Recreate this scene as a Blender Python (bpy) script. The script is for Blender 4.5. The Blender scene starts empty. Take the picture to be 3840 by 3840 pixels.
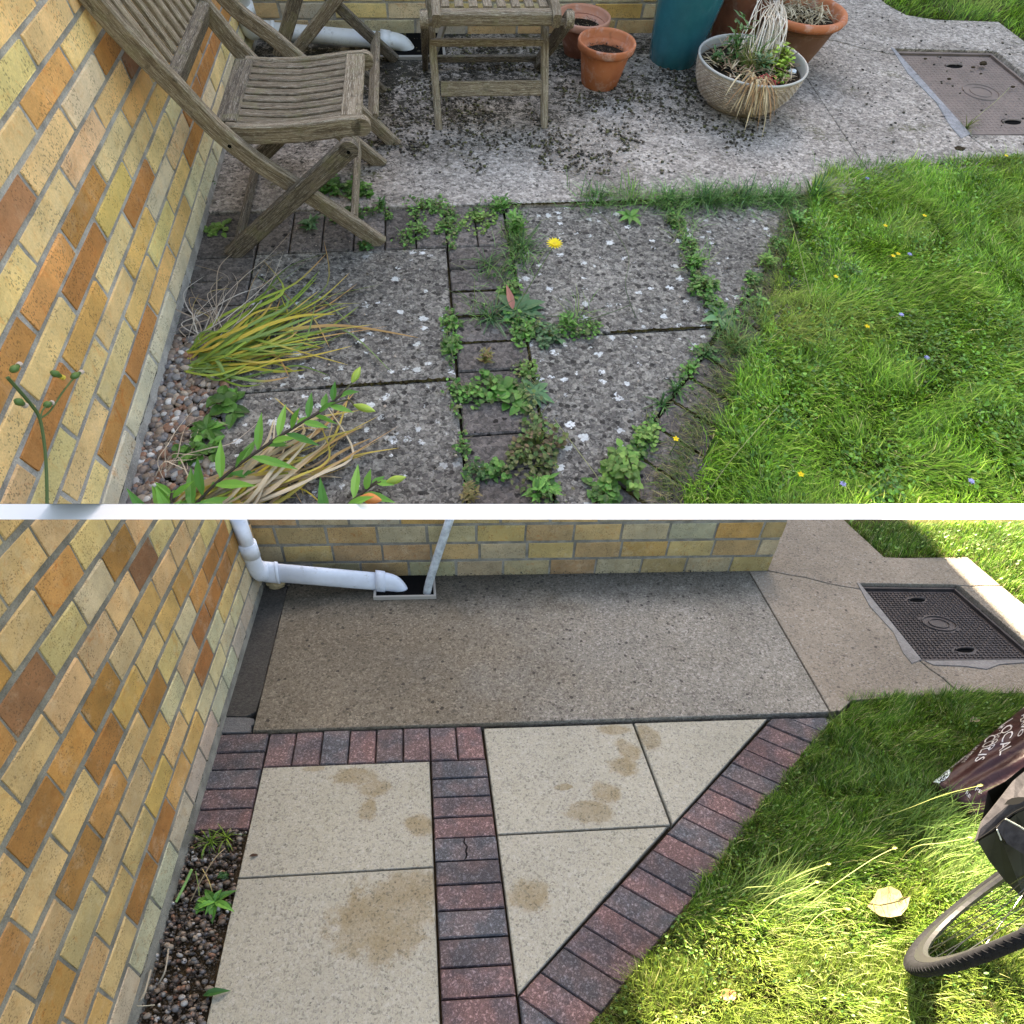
import bpy, bmesh, math, random
import numpy as np
from mathutils import Vector, Matrix

random.seed(7)
RNG = np.random.default_rng(7)
sc = bpy.context.scene
C = sc.collection

# ------------------------------------------------------------------ camera
CAM = np.array([0.0, 0.0, 1.2840])
W = np.array([[0.99948, 0.0322, 0.0], [0.02011, -0.62412, 0.78107], [0.02515, -0.78067, -0.62444]])
cd = bpy.data.cameras.new('camera'); cam = bpy.data.objects.new('camera', cd); C.objects.link(cam)
cd.sensor_width = 36; cd.lens = 2200 / 3840 * 36
cd.shift_x = 70 / 3840; cd.shift_y = 280 / 3840
cd.clip_start = 0.01; cd.clip_end = 300
R3 = np.stack([W[:, 0], -W[:, 1], -W[:, 2]], 1)
M = Matrix.Identity(4)
for i in range(3):
    for j in range(3):
        M[i][j] = float(R3[i, j])
    M[i][3] = float(CAM[i])
cam.matrix_world = M
sc.camera = cam

# ------------------------------------------------------------------ light
SUN_EL = math.radians(45)
TO_SUN = Vector((-0.1, 0.995, 0)).normalized() * math.cos(SUN_EL) + Vector((0, 0, math.sin(SUN_EL)))
world = bpy.data.worlds.new("World"); sc.world = world; world.use_nodes = True
wn = world.node_tree; wn.nodes.clear()
sky = wn.nodes.new('ShaderNodeTexSky'); sky.sky_type = 'NISHITA'; sky.sun_disc = False
sky.sun_elevation = SUN_EL; sky.sun_rotation = math.atan2(TO_SUN.x, TO_SUN.y)
sky.air_density = 1.0; sky.dust_density = 3.0; sky.ozone_density = 0.3
bg = wn.nodes.new('ShaderNodeBackground'); bg.inputs[1].default_value = 0.06
wo = wn.nodes.new('ShaderNodeOutputWorld')
wn.links.new(sky.outputs[0], bg.inputs[0]); wn.links.new(bg.outputs[0], wo.inputs[0])
sl = bpy.data.lights.new('sun', 'SUN'); sun = bpy.data.objects.new('sun', sl); C.objects.link(sun)
sl.energy = 5.0; sl.angle = math.radians(0.12); sl.color = (1.0, 0.93, 0.82)
sun.rotation_euler = TO_SUN.to_track_quat('Z', 'Y').to_euler()
sc.view_settings.view_transform = 'Standard'; sc.view_settings.look = 'None'
sc.view_settings.exposure = 3.5; sc.view_settings.gamma = 1.0
sc.view_settings.use_curve_mapping = False
sc.view_settings.use_white_balance = True
sc.view_settings.white_balance_temperature = 7800
sc.view_settings.white_balance_tint = 10

# ------------------------------------------------------------------ the two gardens' own axes (metres along wall, away from viewer, up)
class Yard:
    def __init__(s, L, O, k):
        s.L = np.array(L); s.O = np.array(O); s.k = k; s.Li = np.linalg.inv(s.L)
    def w(s, p):
        return s.O + s.L @ np.asarray(p, float)
    def ws(s, P):
        return s.O + np.asarray(P, float) @ s.L.T
B = Yard([[0.69771, -0.07199, -0.00752], [0.0566, 0.51724, -0.02545], [0, 0, 1.0963]], [-0.1453, 0.88782, 0.0], 0.7)
A = Yard([[2.04082, -0.27484, 0.07713], [0.29448, 2.24898, -0.98952], [0.07628, 0.87813, 1.54479]], [-0.37654, 4.43721, 0.60444], 2.1)

def px(F, x, y, val=0.0, ax=2):
    """spot of the yard that a point of the photograph (0..1932) shows, on the plane ax = val"""
    r = W @ np.array([(x * 1.98758 - 1850) / 2200, (y * 1.98758 - 2200) / 2200, 1.0])
    d = F.Li @ r; c = F.Li @ (CAM - F.O)
    k = (val - c[ax]) / d[ax]
    return c + k * d

def row_plane(v):
    a = W @ np.array([-1, (v - 2200) / 2200, 1.0]); b = W @ np.array([1, (v - 2200) / 2200, 1.0])
    n = np.cross(b, a); n /= np.linalg.norm(n)
    if n[2] < 0: n = -n
    return (Vector(CAM), Vector(n))
PB = row_plane(1948)     # the lower yard stays under the white kerb
PA = row_plane(1889)     # the upper yard stays above it

# ------------------------------------------------------------------ object helpers
def tag(o, label=None, cat=None, group=None, kind=None):
    if label: o['label'] = label
    if cat: o['category'] = cat
    if group: o['group'] = group
    if kind: o['kind'] = kind
    return o

def thing(name, F, org, label=None, cat=None, group=None, kind=None):
    o = bpy.data.objects.new(name, None); C.objects.link(o)
    o.location = F.w(org) if F else org
    o.empty_display_size = 0.05
    return tag(o, label, cat, group, kind)

def put(name, me, wloc, parent=None, col=None):
    o = bpy.data.objects.new(name, me); C.objects.link(o)
    wloc = np.asarray(wloc, float)
    if parent is not None:
        o.parent = parent
        base = np.array(parent.location)
        if parent.parent is not None: base = base + np.array(parent.parent.location)
        wloc = wloc - base
    o.location = wloc
    if col is not None: o.color = (*col, 1)
    return o

def mesh_of(name, V, Fc, mat, smooth=False, attr=None):
    me = bpy.data.meshes.new(name)
    me.from_pydata([tuple(map(float, v)) for v in V], [], [tuple(int(q) for q in f) for f in Fc])
    if attr is not None:
        ca = me.color_attributes.new('Col', 'FLOAT_COLOR', 'POINT')
        a = np.ones((len(V), 4), np.float32); a[:, :3] = attr
        ca.data.foreach_set('color', a.ravel())
    if mat: me.materials.append(mat)
    if smooth: me.polygons.foreach_set('use_smooth', [True] * len(me.polygons))
    me.update()
    return me

def clip_mesh(me, loc, planes):
    bm = bmesh.new(); bm.from_mesh(me)
    for keep_below, (co, no) in planes:
        g = bm.verts[:] + bm.edges[:] + bm.faces[:]
        r = bmesh.ops.bisect_plane(bm, geom=g, plane_co=co - Vector(loc), plane_no=no,
                                   clear_outer=keep_below, clear_inner=not keep_below)
        ed = [e for e in r['geom_cut'] if isinstance(e, bmesh.types.BMEdge) and e.is_boundary]
        if ed:
            try: bmesh.ops.holes_fill(bm, edges=ed)
            except Exception: pass
    n = len(bm.faces)
    bm.to_mesh(me); bm.free()
    return n

def mk(name, V, Fc, mat, F=None, org=None, parent=None, col=None, smooth=False, clip=None, attr=None, nofix=False):
    V = np.asarray(V, float)
    if F is not None:
        Wv = F.ws(V)
        o3 = F.w(org) if org is not None else np.array([*Wv[:, :2].mean(0), Wv[:, 2].min()])
    else:
        Wv = V; o3 = np.asarray(org, float) if org is not None else np.array([*V[:, :2].mean(0), V[:, 2].min()])
    me = mesh_of(name, Wv - o3, Fc, mat, smooth, attr)
    if not nofix:
        bm = bmesh.new(); bm.from_mesh(me); bmesh.ops.recalc_face_normals(bm, faces=bm.faces); bm.to_mesh(me); bm.free()
    if clip is None and F is not None and len(me.vertices):
        pl = PB if F is B else PA
        dd = (Wv - np.array(pl[0])) @ np.array(pl[1])
        if (F is B and dd.max() > 0) or (F is A and dd.min() < 0 and dd.max() > 0): clip = [(F is B, pl)]
    if clip:
        if clip_mesh(me, o3, clip) == 0: return None
    return put(name, me, o3, parent, col)
CB = [(True, PB)]; CA_ = [(False, PA)]

# ---- shapes (model coordinates)
def solid(poly, z0, z1, b=0.0, ins=None):
    """prism over a polygon with a chamfered upper edge"""
    P = np.array(poly, float); n = len(P)
    if np.sum(P[:, 0] * np.roll(P[:, 1], -1) - np.roll(P[:, 0], -1) * P[:, 1]) < 0: P = P[::-1]
    def inset(d):
        out = []
        for i in range(n):
            p, q, r = P[i - 1], P[i], P[(i + 1) % n]
            e1 = (q - p) / (np.linalg.norm(q - p) + 1e-9); e2 = (r - q) / (np.linalg.norm(r - q) + 1e-9)
            n1 = np.array([-e1[1], e1[0]]); n2 = np.array([-e2[1], e2[0]])
            m = n1 + n2; m /= max(1e-6, np.linalg.norm(m)); c = max(.35, m @ n1)
            out.append(q + m * d / c)
        return np.array(out)
    rings = [(P, z0), (P, z1 - b)] + ([(inset(b), z1)] if b > 0 else [])
    if b == 0: rings = [(P, z0), (P, z1)]
    V = []; Fc = []
    for R, z in rings: V += [(x, y, z) for x, y in R]
    for k in range(len(rings) - 1):
        for i in range(n):
            j = (i + 1) % n
            Fc.append((k * n + i, k * n + j, (k + 1) * n + j, (k + 1) * n + i))
    Fc.append(tuple(range(n))[::-1]); Fc.append(tuple((len(rings) - 1) * n + i for i in range(n)))
    return V, Fc

def sweep(path, w, t, up=(0, 0, 1), b=None, caps=True, scale=None):
    """flat bar (w across, t along 'up') with eased edges along a path"""
    P = np.array(path, float); b = b if b is not None else min(w, t) * .18
    hw, ht = w / 2, t / 2
    sec = [(-hw, -ht + b), (-hw, ht - b), (-hw + b, ht), (hw - b, ht), (hw, ht - b), (hw, -ht + b), (hw - b, -ht), (-hw + b, -ht)]
    V = []; Fc = []; up = np.array(up, float); n = len(P)
    for i in range(n):
        d = P[min(i + 1, n - 1)] - P[max(i - 1, 0)]; d /= np.linalg.norm(d)
        s = np.cross(d, up); s /= np.linalg.norm(s); u = np.cross(s, d)
        f = 1 if scale is None else scale[i]
        for a, c in sec: V.append(P[i] + s * a * f + u * c * f)
    m = len(sec)
    for i in range(n - 1):
        for k in range(m):
            l = (k + 1) % m
            Fc.append((i * m + k, i * m + l, (i + 1) * m + l, (i + 1) * m + k))
    if caps: Fc.append(tuple(range(m))[::-1]); Fc.append(tuple((n - 1) * m + k for k in range(m)))
    return V, Fc

def tube(path, r, m=10, closed=False, caps=True):
    P = np.array(path, float); n = len(P); V = []; Fc = []
    rr = r if hasattr(r, '__len__') else [r] * n
    ref = np.array([0.0, 0, 1]); prev = None
    for i in range(n):
        d = (P[(i + 1) % n] - P[i - 1]) if closed else P[min(i + 1, n - 1)] - P[max(i - 1, 0)]
        d = d / (np.linalg.norm(d) + 1e-12)
        if prev is None:
            q = np.cross(d, ref)
            if np.linalg.norm(q) < .1: q = np.cross(d, [1.0, 0, 0])
        else: q = prev - d * (prev @ d)
        q /= np.linalg.norm(q); prev = q; s = np.cross(d, q)
        for k in range(m):
            a = 2 * math.pi * k / m
            V.append(P[i] + rr[i] * (math.cos(a) * q + math.sin(a) * s))
    for i in range(n if closed else n - 1):
        for k in range(m):
            l = (k + 1) % m; j = (i + 1) % n
            Fc.append((i * m + k, i * m + l, j * m + l, j * m + k))
    if caps and not closed: Fc.append(tuple(range(m))[::-1]); Fc.append(tuple((n - 1) * m + k for k in range(m)))
    return V, Fc

def lathe(prof, c, m=40, wob=0.0, cap=True):
    V = []; Fc = []; n = len(prof)
    for i, (r, z) in enumerate(prof):
        for k in range(m):
            a = 2 * math.pi * k / m
            q = r * (1 + wob * math.sin(3 * a + 1) * .5)
            V.append((c[0] + q * math.cos(a), c[1] + q * math.sin(a), c[2] + z))
    for i in range(n - 1):
        for k in range(m):
            l = (k + 1) % m
            Fc.append((i * m + k, i * m + l, (i + 1) * m + l, (i + 1) * m + k))
    if cap: Fc.append(tuple(range(m))[::-1])
    return V, Fc

def join(parts):
    V = []; Fc = []
    for v, f in parts:
        o = len(V); V += list(v); Fc += [tuple(i + o for i in q) for q in f]
    return V, Fc

def smooth_path(pts, n=6):
    P = [np.array(p, float) for p in pts]; out = []
    for i in range(len(P) - 1):
        a, b, c, d = P[max(i - 1, 0)], P[i], P[i + 1], P[min(i + 2, len(P) - 1)]
        for k in range(n):
            t = k / n
            out.append(.5 * ((2 * b) + (c - a) * t + (2 * a - 5 * b + 4 * c - d) * t * t + (3 * b - a - 3 * c + d) * t ** 3))
    out.append(P[-1]); return out

# ------------------------------------------------------------------ materials
class NT:
    def __init__(s, name, k=1.0):
        s.m = bpy.data.materials.new(name); s.m.use_nodes = True; s.t = s.m.node_tree
        s.t.nodes.clear(); s.k = k
        s.out = s.n('ShaderNodeOutputMaterial'); s.b = s.n('ShaderNodeBsdfPrincipled')
        s.t.links.new(s.b.outputs[0], s.out.inputs[0]); s._pos = None
    def n(s, ty, ins=None, **p):
        x = s.t.nodes.new(ty)
        for a, v in p.items(): setattr(x, a, v)
        for a, v in (ins or {}).items(): s.set(x, a, v)
        return x
    def set(s, x, a, v):
        i = x.inputs[a]
        if hasattr(v, 'links'): s.t.links.new(v, i)
        elif isinstance(v, tuple) and len(v) == 3 and i.type == 'RGBA': i.default_value = (*v, 1)
        else: i.default_value = v
    def pos(s):
        if s._pos is None:
            g = s.n('ShaderNodeNewGeometry')
            s._pos = s.n('ShaderNodeVectorMath', {0: g.outputs['Position'], 3: 1 / s.k}, operation='SCALE').outputs[0]
        return s._pos
    def noise(s, sc, det=4, rough=.55, vec=None, dist=0.0, col=False):
        x = s.n('ShaderNodeTexNoise', {'Vector': vec or s.pos(), 'Scale': sc, 'Detail': det, 'Roughness': rough, 'Distortion': dist})
        return x.outputs[1 if col else 0]
    def vor(s, sc, out='Distance', vec=None, feat='F1', rnd=1.0):
        x = s.n('ShaderNodeTexVoronoi', {'Vector': vec or s.pos(), 'Scale': sc, 'Randomness': rnd}, feature=feat)
        return x.outputs[out]
    def ramp(s, f, stops, interp='LINEAR'):
        x = s.n('ShaderNodeValToRGB', {0: f}); r = x.color_ramp; r.interpolation = interp
        while len(r.elements) < len(stops): r.elements.new(.5)
        for e, (p, c) in zip(r.elements, stops):
            e.position = p; e.color = (*c, 1) if isinstance(c, tuple) else (c, c, c, 1)
        return x.outputs[0]
    def mix(s, f, a, b, mode='MIX'):
        x = s.n('ShaderNodeMix', data_type='RGBA', blend_type=mode)
        for i, v in ((0, f), (6, a), (7, b)):
            if hasattr(v, 'links'): s.t.links.new(v, x.inputs[i])
            elif i == 0: x.inputs[0].default_value = v
            else: x.inputs[i].default_value = (*v, 1)
        return x.outputs[2]
    def ma(s, op, a, b=0.0, clamp=False):
        return s.n('ShaderNodeMath', {0: a, 1: b}, operation=op, use_clamp=clamp).outputs[0]
    def sep(s, v):
        return s.n('ShaderNodeSeparateXYZ', {0: v}).outputs
    def sm(s, v, lo, hi, a=0.0, b=1.0):
        return s.n('ShaderNodeMapRange', {0: v, 1: lo, 2: hi, 3: a, 4: b}, interpolation_type='SMOOTHSTEP').outputs[0]
    def bump(s, h, st=.5, d=.002, nrm=None):
        x = s.n('ShaderNodeBump', {'Height': h, 'Strength': st, 'Distance': d * s.k})
        if nrm is not None: s.t.links.new(nrm, x.inputs['Normal'])
        return x.outputs[0]
    def fin(s, col, rough=.85, nrm=None, spec=.3, **kw):
        s.set(s.b, 'Base Color', col); s.set(s.b, 'Roughness', rough); s.set(s.b, 'Specular IOR Level', spec)
        if nrm is not None: s.t.links.new(nrm, s.b.inputs['Normal'])
        for a, v in kw.items(): s.set(s.b, a, v)
        return s.m
    def ocol(s):
        return s.n('ShaderNodeObjectInfo').outputs['Color']
    def ornd(s):
        return s.n('ShaderNodeObjectInfo').outputs['Random']
    def attr(s):
        return s.n('ShaderNodeAttribute', attribute_name='Col').outputs['Color']
    def model(s, F):
        """yard coordinates of the shading point (for stains that have a place of their own)"""
        g = s.n('ShaderNodeNewGeometry').outputs['Position']
        v = s.n('ShaderNodeVectorMath', {0: g, 1: tuple(float(q) for q in F.O)}, operation='SUBTRACT').outputs[0]
        r = []
        for i in range(3):
            d = s.n('ShaderNodeVectorMath', {0: v, 1: tuple(float(q) for q in F.Li[i])}, operation='DOT_PRODUCT')
            r.append(d.outputs['Value'])
        return r
    def blob(s, xy, cx, cy, rx, ry, nz, rot=0.0, soft=.25):
        """irregular patch mask"""
        dx = s.ma('SUBTRACT', xy[0], cx); dy = s.ma('SUBTRACT', xy[1], cy)
        c_, s_ = math.cos(rot), math.sin(rot)
        u = s.ma('ADD', s.ma('MULTIPLY', dx, c_ / rx), s.ma('MULTIPLY', dy, s_ / rx))
        v = s.ma('ADD', s.ma('MULTIPLY', dx, -s_ / ry), s.ma('MULTIPLY', dy, c_ / ry))
        r = s.ma('SQRT', s.ma('ADD', s.ma('MULTIPLY', u, u), s.ma('MULTIPLY', v, v)))
        r = s.ma('ADD', r, nz)
        return s.sm(r, 1 - soft, 1 + soft, 1.0, 0.0)

def mat_brick(name, F):
    t = NT(name, F.k); c = t.ocol()
    big = t.noise(9, 5, .6); fine = t.noise(260, 3, .6)
    c1 = t.mix(t.sm(big, .35, .7), t.mix(1.0, c, (.88, .85, .80), 'MULTIPLY'), t.mix(1.0, c, (1.18, 1.1, 1.0), 'MULTIPLY'))
    st = t.noise(24, 6, .7, dist=1.2)                       # rusty streaks inside some bricks
    bl = t.noise(30, 5, .7, dist=.8)
    c1 = t.mix(t.ma('MULTIPLY', t.sm(bl, .5, .68), .5), c1, t.mix(1.0, c1, (.86, .74, .62), 'MULTIPLY'))
    c1 = t.mix(t.ma('MULTIPLY', t.sm(t.noise(13, 5, .7), .52, .7), .35), c1, t.mix(.5, c1, (.62, .55, .4)))
    hot = t.ma('MULTIPLY', t.sm(st, .54, .68), t.sm(t.ornd(), .3, .7))
    c1 = t.mix(t.ma('MULTIPLY', hot, .65), c1, t.mix(1.0, c1, (.95, .62, .42), 'MULTIPLY'))
    sp = t.vor(330, 'Color'); spr = t.sep(sp)[0]
    pit = t.ma('MULTIPLY', t.sm(spr, .82, .86), t.sm(t.noise(16, 4), .42, .56))
    c1 = t.mix(t.ma('MULTIPLY', pit, .5), c1, (.07, .05, .03))
    dirt = t.sm(t.noise(55, 6, .75, dist=.6), .6, .72)
    c1 = t.mix(t.ma('MULTIPLY', t.ma('MULTIPLY', dirt, t.sm(t.noise(4, 2), .45, .6)), .5), c1, (.1, .08, .05))
    c1 = t.mix(1.0, c1, t.ramp(fine, [(0.25, .84), (.75, 1.12)]), 'MULTIPLY')
    h = t.ma('ADD', t.ma('MULTIPLY', fine, .6), t.ma('MULTIPLY', t.noise(60, 4), .8))
    return t.fin(c1, .9, t.bump(h, .5, .003), .2)

def mat_mortar(name, F, base=(.27, .25, .215)):
    t = NT(name, F.k)
    n = t.noise(14, 4); f = t.noise(300, 3, .7)
    c = t.mix(t.sm(n, .35, .65), base, tuple(q * .62 for q in base))
    c = t.mix(1.0, c, t.ramp(f, [(.3, .7), (.7, 1.2)]), 'MULTIPLY')
    return t.fin(c, .95, t.bump(t.noise(140, 4, .7), .8, .006), .1)

def aggregate(name, F, tones, cell=170, wash=None, washamt=.5, bump=.5, pits=0.0, extra=None, rough=.85, lich=0.0, big=(.8, 1.15)):
    """concrete with exposed stones: tones = [(share, colour)...]"""
    if F is B: tones = [(q, tuple(w * .5 for w in c)) for q, c in tones]
    t = NT(name, F.k)
    warp = t.n('ShaderNodeVectorMath', {0: t.pos(), 1: t.n('ShaderNodeVectorMath', {0: t.noise(90, 2, col=True), 3: .012}, operation='SCALE').outputs[0]}, operation='ADD').outputs[0]
    vc = t.sep(t.vor(cell, 'Color', warp)); r = vc[0]
    acc = 0; stops = []
    for sh, c in tones: stops.append((acc, c)); acc += sh
    tones = tones
    c1 = t.ramp(r, stops, 'CONSTANT')
    vc2 = t.sep(t.vor(cell * 2.1, 'Color', warp))[1]
    c2 = t.ramp(vc2, stops, 'CONSTANT')
    c = t.mix(.45, c1, c2)
    mean = tuple(sum(sh * q[i] for sh, q in tones) for i in range(3))
    c = t.mix(.25, c, mean)
    bn = t.noise(2.6, 5, .6)
    c = t.mix(1.0, c, t.ramp(bn, [(.3, big[0]), (.7, big[1])]), 'MULTIPLY')
    if wash:
        m = t.sm(t.noise(3.3, 6, .65, dist=.4), .42, .66)
        c = t.mix(t.ma('MULTIPLY', m, washamt), c, t.mix(1.0, c, wash, 'MULTIPLY'))
    if pits:
        pv = t.vor(48, 'Distance', warp); pr = t.sep(t.vor(48, 'Color', warp))[2]
        m = t.ma('MULTIPLY', t.sm(pv, .3, .42, 1, 0), t.sm(pr, 1 - pits, 1 - pits + .05))
        c = t.mix(t.ma('MULTIPLY', m, .85), c, (.022, .02, .018))
    if lich:
        wv = t.n('ShaderNodeVectorMath', {0: t.pos(), 1: t.n('ShaderNodeVectorMath', {0: t.noise(110, 4, col=True), 3: .034}, operation='SCALE').outputs[0]}, operation='ADD').outputs[0]
        pv = t.vor(30, 'Distance', wv); pr = t.sep(t.vor(30, 'Color', wv))
        rad = t.ma('ADD', .04, t.ma('MULTIPLY', pr[1], .34))
        m = t.ma('MULTIPLY', t.sm(t.ma('SUBTRACT', pv, rad), -.04, .06, 1, 0), t.sm(pr[0], 1 - lich, 1 - lich + .02))
        m = t.ma('MULTIPLY', m, t.sm(t.noise(2.2, 2), .3, .5))
        c = t.mix(t.ma('MULTIPLY', m, t.sm(t.noise(160, 3, .7), .3, .6, .55, .97)), c, t.mix(pr[2], (.5, .52, .5), (.72, .74, .74)))
    if extra: c = extra(t, c)
    h = t.ma('ADD', t.ma('MULTIPLY', t.vor(cell, 'Distance', warp), -.8), t.ma('MULTIPLY', t.noise(420, 2), .5))
    return t.fin(c, rough, t.bump(h, bump, .003), .25)

def attrmat(name, rough=.6, trans=.0, spec=.3, k=1.0, var=.0, sub=None):
    t = NT(name, k); c = t.attr()
    if var: c = t.mix(1.0, c, t.ramp(t.noise(70, 3), [(.3, 1 - var), (.7, 1 + var)]), 'MULTIPLY')
    m = t.fin(c, rough, None, spec)
    if trans:
        tr = t.n('ShaderNodeBsdfTranslucent', {0: c}); mx = t.n('ShaderNodeMixShader', {0: trans})
        t.t.links.new(t.b.outputs[0], mx.inputs[1]); t.t.links.new(tr.outputs[0], mx.inputs[2]); t.t.links.new(mx.outputs[0], t.out.inputs[0])
    return m

def flat(name, col, rough=.6, spec=.3, metal=0.0, k=1.0, nz=None, bump=None):
    t = NT(name, k); c = col
    if nz: c = t.mix(1.0, col, t.ramp(t.noise(nz[0], 5, .65), [(.3, 1 - nz[1]), (.7, 1 + nz[1])]), 'MULTIPLY')
    nr = t.bump(t.noise(bump[0], 4), bump[1], bump[2]) if bump else None
    return t.fin(c, rough, nr, spec, Metallic=metal)

m_brickA = mat_brick('buff_brick_upper', A); m_brickB = mat_brick('buff_brick_lower', B)
m_mortA = mat_mortar('mortar_upper', A, (.5, .48, .44)); m_mortB = mat_mortar('mortar_lower', B, (.27, .26, .225))
def mat_skirt(name, F, dark):
    t = NT(name, F.k)
    c = t.mix(t.sm(t.noise(22, 6, .75), .42, .56), (.42, .39, .29), (.055, .05, .035))
    c = t.mix(t.sm(t.noise(60, 5, .7), .58, .68), c, (.55, .54, .48))
    c = t.mix(1.0, c, (dark,) * 3, 'MULTIPLY')
    return t.fin(c, .95, t.bump(t.noise(90, 5, .7), .9, .006), .1)
m_skirtA = mat_skirt('mossy_wall_foot_upper', A, .9); m_skirtB = mat_skirt('mossy_wall_foot_lower', B, .8)

def conc_extra_A(t, c):
    q = t.model(A); n1 = t.noise(5, 6, .7, dist=.5)
    # black moss and algae: thickest along the house wall and under the chairs
    d = t.ma('ADD', t.sm(q[1], .12, 1.05), t.sm(q[0], 1.1, -.5, 0, .4))
    d = t.ma('MULTIPLY', d, t.sm(q[0], 1.9, 1.3))
    val = t.ma('ADD', t.ma('MULTIPLY', t.noise(34, 6, .8, dist=.4), .62), t.ma('MULTIPLY', t.noise(120, 4, .8), .38))
    dens = t.ma('MULTIPLY', d, t.sm(n1, .36, .60, .45, 1.0))
    thr = t.ma('SUBTRACT', .612, t.ma('MULTIPLY', dens, .125))
    m = t.sm(t.ma('SUBTRACT', val, thr), -.004, .016)
    c = t.mix(t.ma('MULTIPLY', m, .94), c, (.020, .018, .012))
    c = t.mix(t.ma('MULTIPLY', t.sm(dens, .3, 1.0), .35), c, t.mix(1.0, c, (.5, .48, .42), 'MULTIPLY'))
    g = t.ma('MULTIPLY', t.sm(t.noise(7, 4), .6, .68), t.sm(t.noise(90, 4), .45, .6))
    return t.mix(t.ma('MULTIPLY', g, .7), c, (.075, .075, .02))
m_concA = aggregate('weathered_concrete_upper', A, [(.24, (.08, .07, .062)), (.28, (.24, .213, .187)), (.28, (.39, .345, .30)), (.2, (.64, .575, .51))], 80, (.62, .6, .58), .6, .8, .08, conc_extra_A)
m_slabA = aggregate('lichened_slab_upper', A, [(.3, (.035, .032, .03)), (.26, (.12, .11, .1)), (.26, (.23, .215, .19)), (.18, (.40, .38, .33))], 95, (.66, .66, .66), .5, .9, .3, None, .9, .42)
def pav_extra(t, c):
    o = t.ocol(); return t.mix(1.0, c, o, 'MULTIPLY')
m_pavA = aggregate('mossy_block_paver_upper', A, [(.35, (.22, .22, .22)), (.35, (.5, .48, .46)), (.3, (.98, .93, .9))], 85, (.6, .6, .6), .6, .8, .12, pav_extra, .95, .2)

def slab_extra_B(t, c):
    q = t.model(B)
    nz = t.ma('MULTIPLY', t.ma('SUBTRACT', t.noise(16, 6, .7), .5), 2.2)
    m = None
    for b in [(-.16, -.72, .14, .14, 0), (-.07, -.60, .08, .07, 0), (-.04, -.33, .05, .045, 0), (-.27, -.07, .08, .045, 0), (-.2, -.14, .05, .04, .5),
              (-.42, -.02, .035, .015, 0), (-.22, -.24, .03, .05, 0),
              (.53, -.30, .075, .055, 0), (.60, -.21, .05, .05, .6), (.70, -.07, .055, .05, .6), (.735, .02, .04, .06, .3), (.71, .15, .06, .03, 0), (.83, .10, .04, .08, 0),
              (.285, -.66, .06, .06, 0), (.46, -.17, .03, .015, 0)]:
        x = t.blob(q, b[0], b[1], b[2] * .95, b[3] * .95, nz, b[4], .32)
        m = x if m is None else t.ma('MAXIMUM', m, x)
    inner = t.ma('MULTIPLY', m, t.sm(t.noise(11, 6, .75), .3, .7, .5, 1.0))
    edge = t.ma('MULTIPLY', t.ma('MULTIPLY', m, t.ma('SUBTRACT', 1.0, m)), .7)
    c = t.mix(t.ma('ADD', inner, edge, True), c, t.mix(1.0, c, (.72, .61, .46), 'MULTIPLY'))
    gr = t.ma('MULTIPLY', t.sm(t.noise(5, 6, .75), .5, .7), .3)
    return t.mix(gr, c, t.mix(1.0, c, (.8, .78, .7), 'MULTIPLY'))
m_slabB = aggregate('cream_paving_slab_lower', B, [(.07, (.12, .118, .11)), (.12, (.33, .32, .28)), (.36, (.57, .54, .43)), (.33, (.65, .62, .505)), (.12, (.75, .73, .65))], 170, (.9, .9, .86), .4, .5, .0, slab_extra_B, .85, 0, (.9, 1.08))
m_pavB = aggregate('red_charcoal_block_paver_lower', B, [(.3, (.36, .36, .38)), (.35, (.62, .6, .6)), (.23, (.95, .9, .9)), (.12, (2.2, 2.3, 2.35))], 190, (.62, .62, .66), .75, .6, .03,
                   lambda t, c: t.mix(1.0, c, t.mix(t.sm(t.noise(11, 3, .5), .4, .62), t.ocol(), t.mix(1.0, t.ocol(), (.66, .82, .9), 'MULTIPLY')), 'MULTIPLY'), .75)
def conc_extra_B(t, c):
    q = t.model(B)
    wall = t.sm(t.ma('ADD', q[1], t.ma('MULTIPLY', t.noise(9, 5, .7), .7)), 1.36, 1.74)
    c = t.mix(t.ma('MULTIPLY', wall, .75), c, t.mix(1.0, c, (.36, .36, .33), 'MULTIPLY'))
    spots = t.ma('MULTIPLY', t.sm(t.noise(70, 5, .7), .57, .63), t.sm(q[1], .95, 1.4))
    c = t.mix(t.ma('MULTIPLY', spots, .8), c, (.02, .02, .016))
    damp = t.sm(t.ma('ADD', t.ma('MULTIPLY', q[0], -.42), t.ma('MULTIPLY', t.noise(2.6, 6, .65), .9)), .0, .5)
    return t.mix(t.ma('MULTIPLY', damp, .85), c, t.mix(1.0, c, (.62, .555, .46), 'MULTIPLY'))
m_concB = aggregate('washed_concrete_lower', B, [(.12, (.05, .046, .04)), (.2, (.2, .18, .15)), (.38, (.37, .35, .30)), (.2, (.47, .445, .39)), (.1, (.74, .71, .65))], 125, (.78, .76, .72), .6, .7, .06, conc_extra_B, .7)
m_pathB = aggregate('washed_path_concrete_lower', B, [(.1, (.09, .075, .06)), (.2, (.28, .235, .19)), (.42, (.42, .36, .285)), (.22, (.5, .44, .35)), (.06, (.62, .6, .54))], 140, (.85, .83, .8), .4, .7, .04, None, .8)
m_patch = aggregate('dark_mortar_strip_lower', B, [(.3, (.06, .056, .05)), (.4, (.10, .094, .084)), (.3, (.15, .142, .125))], 120, (.7, .7, .7), .6, .9, .05, None, .8)
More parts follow.
